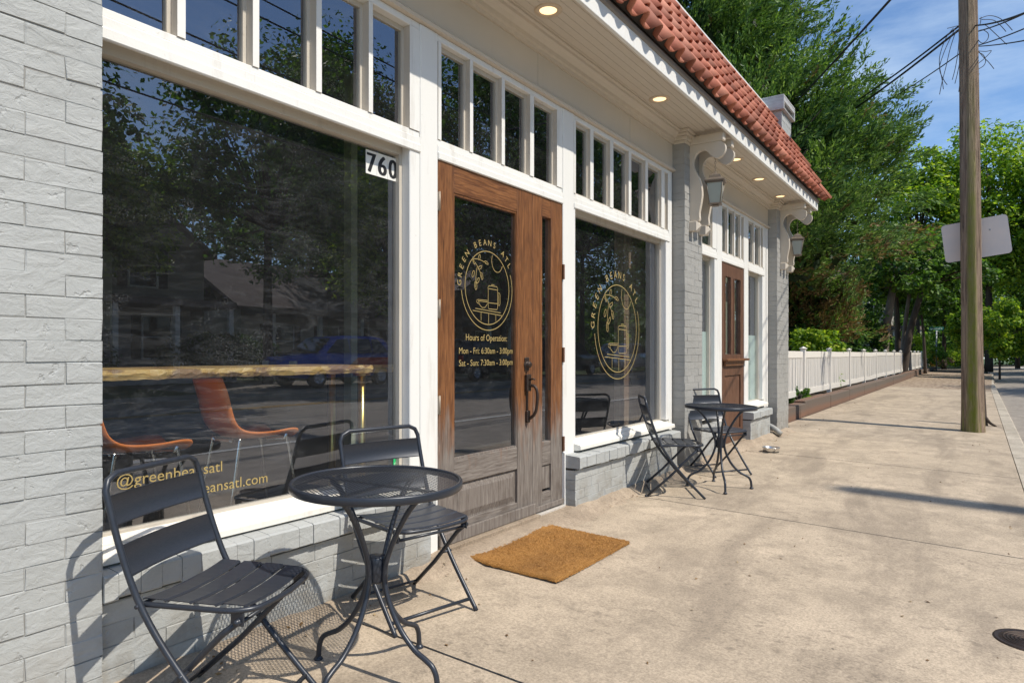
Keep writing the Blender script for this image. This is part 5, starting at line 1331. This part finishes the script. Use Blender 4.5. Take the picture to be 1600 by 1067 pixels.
# white house behind the leaning trees
def house(name, label, cat_group, loc, rz, Wd, Dp, Hh, roof_h, wall_mat, wins, porch=False, gable_front=True):
    """front faces local -Y... +X width"""
    t_ = thing(name, label, 'house', loc, rz, cat_group)
    mb = MB(); mb.box((-Wd/2,0,0),(Wd/2,Dp,Hh)); 
    if gable_front: mb.prism([(-Wd/2,Hh),(Wd/2,Hh),(0,Hh+roof_h)], 1, .001, Dp)
    for i in range(int(Hh/.2)): mb.box((-Wd/2-.01,-.012,i*.2),(Wd/2+.01,0,i*.2+.012))
    mb.build('wall', m[wall_mat], t_)
    mb = MB(); ov = .35
    if gable_front:
        for s_ in (-1, 1):
            a = (s_*(Wd/2+ov), Hh-ov*roof_h/(Wd/2)); b = (0, Hh+roof_h); th_ = .12
            mb.prism([a, b, (b[0], b[1]+th_*1.3), (a[0], a[1]+th_*1.3)] , 1, -ov, Dp+ov)
    else:
        for (ya, yb) in ((-ov, Dp/2), (Dp+ov, Dp/2)):
            za = Hh-ov*roof_h/(Dp/2)*1.0; zb = Hh+roof_h
            mb.prism([(ya,za),(yb,zb),(yb,zb+.15),(ya,za+.15)], 0, -Wd/2-ov, Wd/2+ov)
    mb.build('roof', m['shingle'], t_)
    for (x, z, w_, h_) in wins:
        mb = MB(); mb.box((x-w_/2-.07,-.05,z-.07),(x+w_/2+.07,-.013,z)); mb.box((x-w_/2-.07,-.05,z+h_),(x+w_/2+.07,-.013,z+h_+.09)); mb.box((x-w_/2-.07,-.05,z),(x-w_/2,-.013,z+h_)); mb.box((x+w_/2,-.05,z),(x+w_/2+.07,-.013,z+h_)); mb.box((x-w_/2,-.045,z+h_/2-.02),(x+w_/2,-.014,z+h_/2+.02))
        fr_ = mb.build('window', m['white'], t_)
        mb = MB(); mb.box((x-w_/2,-.02,z),(x+w_/2,-.0135,z+h_)); mb.build('pane', m['winshield'], fr_)
        mb = MB(); mb.box((x-w_/2-.42,-.04,z-.05),(x-w_/2-.09,-.013,z+h_+.05)); mb.box((x+w_/2+.09,-.04,z-.05),(x+w_/2+.42,-.013,z+h_+.05)); mb.build('shutter', m['shutter'], fr_)
    if porch:
        mb = MB(); mb.box((-Wd/2,-2.2,2.7),(Wd/2,-.0,2.95)); mb.build('porch_roof', m['shingle'], t_)
        for i in range(5):
            x = -Wd/2+.15+(Wd-.3)*i/4; mb = MB(); mb.bbox((x-.09,-2.1,.25),(x+.09,-1.92,2.7),.01); mb.build('porch_column', m['white'], t_)
        mb = MB(); mb.box((-Wd/2,-2.2,0),(Wd/2,0,.25)); mb.build('porch_floor', m['siding2'], t_)
    return t_
p = at(1384, 552, 46); house('white_house', 'white house with tall porch columns glimpsed behind the leaning trunks', None, (p.x-1.2, p.y+1.0, 0), R(60), 5.5, 7, 5.2, 2.2, 'siding2', [(-2.4,1.0,1.0,1.5),(2.4,1.0,1.0,1.5),(0,3.3,1.0,1.3)], True)

# ---- the other side of the street (mirrored in the glass)
hg = 'houses across the street'
house('gabled_house', 'grey gabled house with dark shutters mirrored in the large left window', hg, (22.5, 10.5, .02), R(-90), 8.5, 9, 5.0, 3.0, 'siding', [(-2.4,.9,1.0,1.5),(2.4,.9,1.0,1.5),(-1.9,3.5,.95,1.35),(1.9,3.5,.95,1.35)], True)
house('low_house', 'low pale house with broad roof mirrored beside the house number', hg, (23.5, 22.0, .02), R(-90), 10, 9, 3.1, 2.4, 'siding2', [(-3,.9,1.3,1.4),(.2,.9,1.0,1.4),(3,.9,1.3,1.4)], True, False)
house('brick_house', 'dark red house mirrored in the lettered window', hg, (24.0, 37.0, .02), R(-90), 9, 9, 5.0, 2.6, 'brick_in', [(-2.6,.9,1.1,1.5),(2.6,.9,1.1,1.5),(0,3.4,1.0,1.3)], True)
tg = 'trees across the street'
for i, (x, y, H, c_, ms_, lb) in enumerate(((17.0,5.2,11.5,(3.6,3.6,4.2),['leafm','leafd'],'mirrored tree above the gabled house, at the left'),
                                     (18.5,14.8,12.5,(3.4,3.4,4.6),['leafd','leafm'],'mirrored dark tree between the gabled and the low house'),
                                     (17.5,20.0,9.5,(2.8,2.8,3.6),['leafm','leafy'],'mirrored bright tree before the low house'),
                                     (18.0,28.5,18.0,(5.2,5.2,7.2),['leafm','leafd'],'mirrored tree seen in the upper door glass'),
                                     (19.0,39.0,20.0,(6.0,6.0,8.2),['leafd','leafm'],'mirrored tree seen in the lettered window'),
                                     (18.0,52.0,20.0,(6.2,6.2,8.2),['leafm','leafd'],'mirrored tree far up the street'),
                                     (19.0,62.0,13.0,(5.5,5.5,5.8),['leafd','leafm'],'mirrored tree farthest up the street'),(25.0,24.0,17.5,(5.0,5.0,7.0),['leafd','leafm'],'mirrored tall tree rising behind the low house'),
                                     (19.5,9.5,8.0,(2.0,2.0,2.6),['leafm','leafy'],'mirrored small tree before the gabled house'))):
    broadleaf((x, y, -.05), H, c_, lb, ms_, 60+i, 90 if H < 14 else 190, 210, .105 if H < 14 else .13, .2, group=tg)
for i, (x, y, lb) in enumerate(((20.6,8.0,'mirrored dark hedge before the gabled house'),(20.8,14.5,'mirrored dark hedge beside the driveway'),(20.5,30.0,'mirrored dark hedge up the street'),(16.5,44,'mirrored hedge farthest up the street'))):
    broadleaf((x, y, -.05), 1.9, (1.0,2.4,.95), lb, ['leafd'], 80+i, 40, 90, .09, .04, group='hedges across the street', name='garden_hedge', crown_z=.95, br=(.5,.8))

def car(name, label, loc, rz, body_mat, suv=True, accent=None):
    t_ = thing(name, label, 'car', loc, rz, 'cars parked across the street')
    L = 4.5; Hh = 1.72 if suv else 1.45; low = .25
    side = [(-2.2,.40),(-2.24,.75),(-2.15,1.0),(-1.25,1.10),(-.55,Hh-.06),(-.1,Hh),(1.25,Hh),(1.75,Hh-.10),(2.12,1.05),(2.22,.70),(2.2,.40),(1.85,.32),(-1.85,.32)]
    bm = bmesh.new(); vv = [bm.verts.new((x_, -.88, z_)) for x_, z_ in side]; f = bm.faces.new(vv); g_ = bmesh.ops.extrude_face_region(bm, geom=[f])
    for q in g_['geom']:
        if isinstance(q, bmesh.types.BMVert): q.co.y += 1.76
    for v_ in bm.verts:
        if v_.co.z > 1.12: v_.co.y *= .80
    bmesh.ops.bevel(bm, geom=bm.edges[:], offset=.05, segments=2, affect='EDGES')
    bmesh.ops.triangulate(bm, faces=[q for q in bm.faces if len(q.verts) > 4])
    bm.verts.index_update(); mb = MB(); mb.add([v_.co[:] for v_ in bm.verts], [[v_.index for v_ in q.verts] for q in bm.faces], True); bm.free()
    body = mb.build('body', m[body_mat], t_)
    mb = MB()
    for s_ in (-1, 1):
        y0, y1 = .895, .74
        for pl in ([(-1.05,1.14),(-.50,Hh-.14),(-.05,Hh-.10),(-.05,1.14)], [(.03,1.14),(.03,Hh-.10),(.95,Hh-.10),(.95,1.14)], [(1.03,1.14),(1.03,Hh-.10),(1.35,Hh-.11),(1.80,1.14)]):
            pts = [(x_, s_*(y0-(z_-1.12)/(Hh-1.12)*.17+.0), z_) for x_, z_ in pl]; mb.add(pts, [tuple(range(4))])
    mb.add([(-1.30,-.72,1.13),(-1.30,.72,1.13),(-.66,.62,Hh-.09),(-.66,-.62,Hh-.09)], [(0,1,2,3)]); mb.build('window', m['winshield'], t_)
    for x_ in (-1.38, 1.38):
        for s_ in (-1, 1):
            mb = MB(); y = s_*.80; prof = [(.20,-.11),(.31,-.11),(.345,-.08),(.345,.08),(.31,.11),(.20,.11)]
            mb.lathe(prof, (0,0,0), 24); mb.v = [(a+x_, c+y, b+.345) for a, b, c in mb.v]; wh = mb.build('wheel', m['tyre'], t_)
            mb = MB(); mb.lathe([(.0001,.02),(.05,.03),(.06,.0),(.19,.0),(.205,.03)], (0,0,0), 20)
            mb.v = [(a+x_, s_*(c+.90-.0), b+.345) for a, b, c in mb.v]
            for q in range(5):
                an = 2*pi*q/5; mb.tube([(x_+.04*cos(an), s_*.925, .345+.04*sin(an)), (x_+.19*cos(an), s_*.925, .345+.19*sin(an))], .018, 5)
            mb.build('rim', m['silver'], wh)
    for s_ in (-1, 1):
        mb = MB(); mb.bbox((-2.25,s_*.70-.16,.72),(-2.16,s_*.70+.16,.88),.02); mb.build('headlight', m['plate'], t_)
        mb = MB(); mb.bbox((2.13,s_*.74-.10,.80),(2.23,s_*.74+.10,1.05),.02); mb.build('tail_light', m['redp'], t_)
    mb = MB(); mb.bbox((-2.29,-.80,.42),(-2.20,.80,.58),.03); mb.bbox((2.19,-.80,.42),(2.28,.80,.58),.03); mb.build('bumper', m['silver' if body_mat == 'silver' else 'tyre'], t_)
    if accent:
        mb = MB()
        for s_ in (-1, 1): mb.add([(-.2,s_*.91,.62),(1.9,s_*.91,.62),(1.9,s_*.91,.98),(.3,s_*.91,.98)], [(0,1,2,3)])
        mb.build('door_stripe', m[accent], t_)
    return t_
car('parked_car', 'blue car with a red side stripe mirrored at the right end of the counter', (15.9, 15.6, -.05), R(90), 'bluecar', True, 'redp')
car('parked_car', 'dark car whose wheel shows mirrored below the opening hours on the door', (15.0, 22.6, -.06), R(-90), 'blackcar')
car('parked_car', 'dark car mirrored in the left half of the lettered window', (14.9, 29.6, -.06), R(-90), 'blackcar')
car('parked_car', 'silver car mirrored inside the logo of the lettered window', (14.8, 36.8, -.06), R(-90), 'silver')

# tall pole across the street: its shadow reaches the sidewalk at the right edge
far_pole = thing('utility_pole', 'tall utility pole across the street whose shadow crosses the sidewalk', 'utility pole', (13.9, 6.72, -.06))
mb = MB(); mb.tube([(0,0,-.1),(0,0,.3),(0,0,8),(0,0,16.2)], [.22,.20,.185,.16], 20); mb.build('shaft', m['pole'], far_pole)
mb = MB(); mb.bbox((.17,-.06,9.0),(.21,.06,9.5),.006); mb.build('cable_box', m['galv'], far_pole)
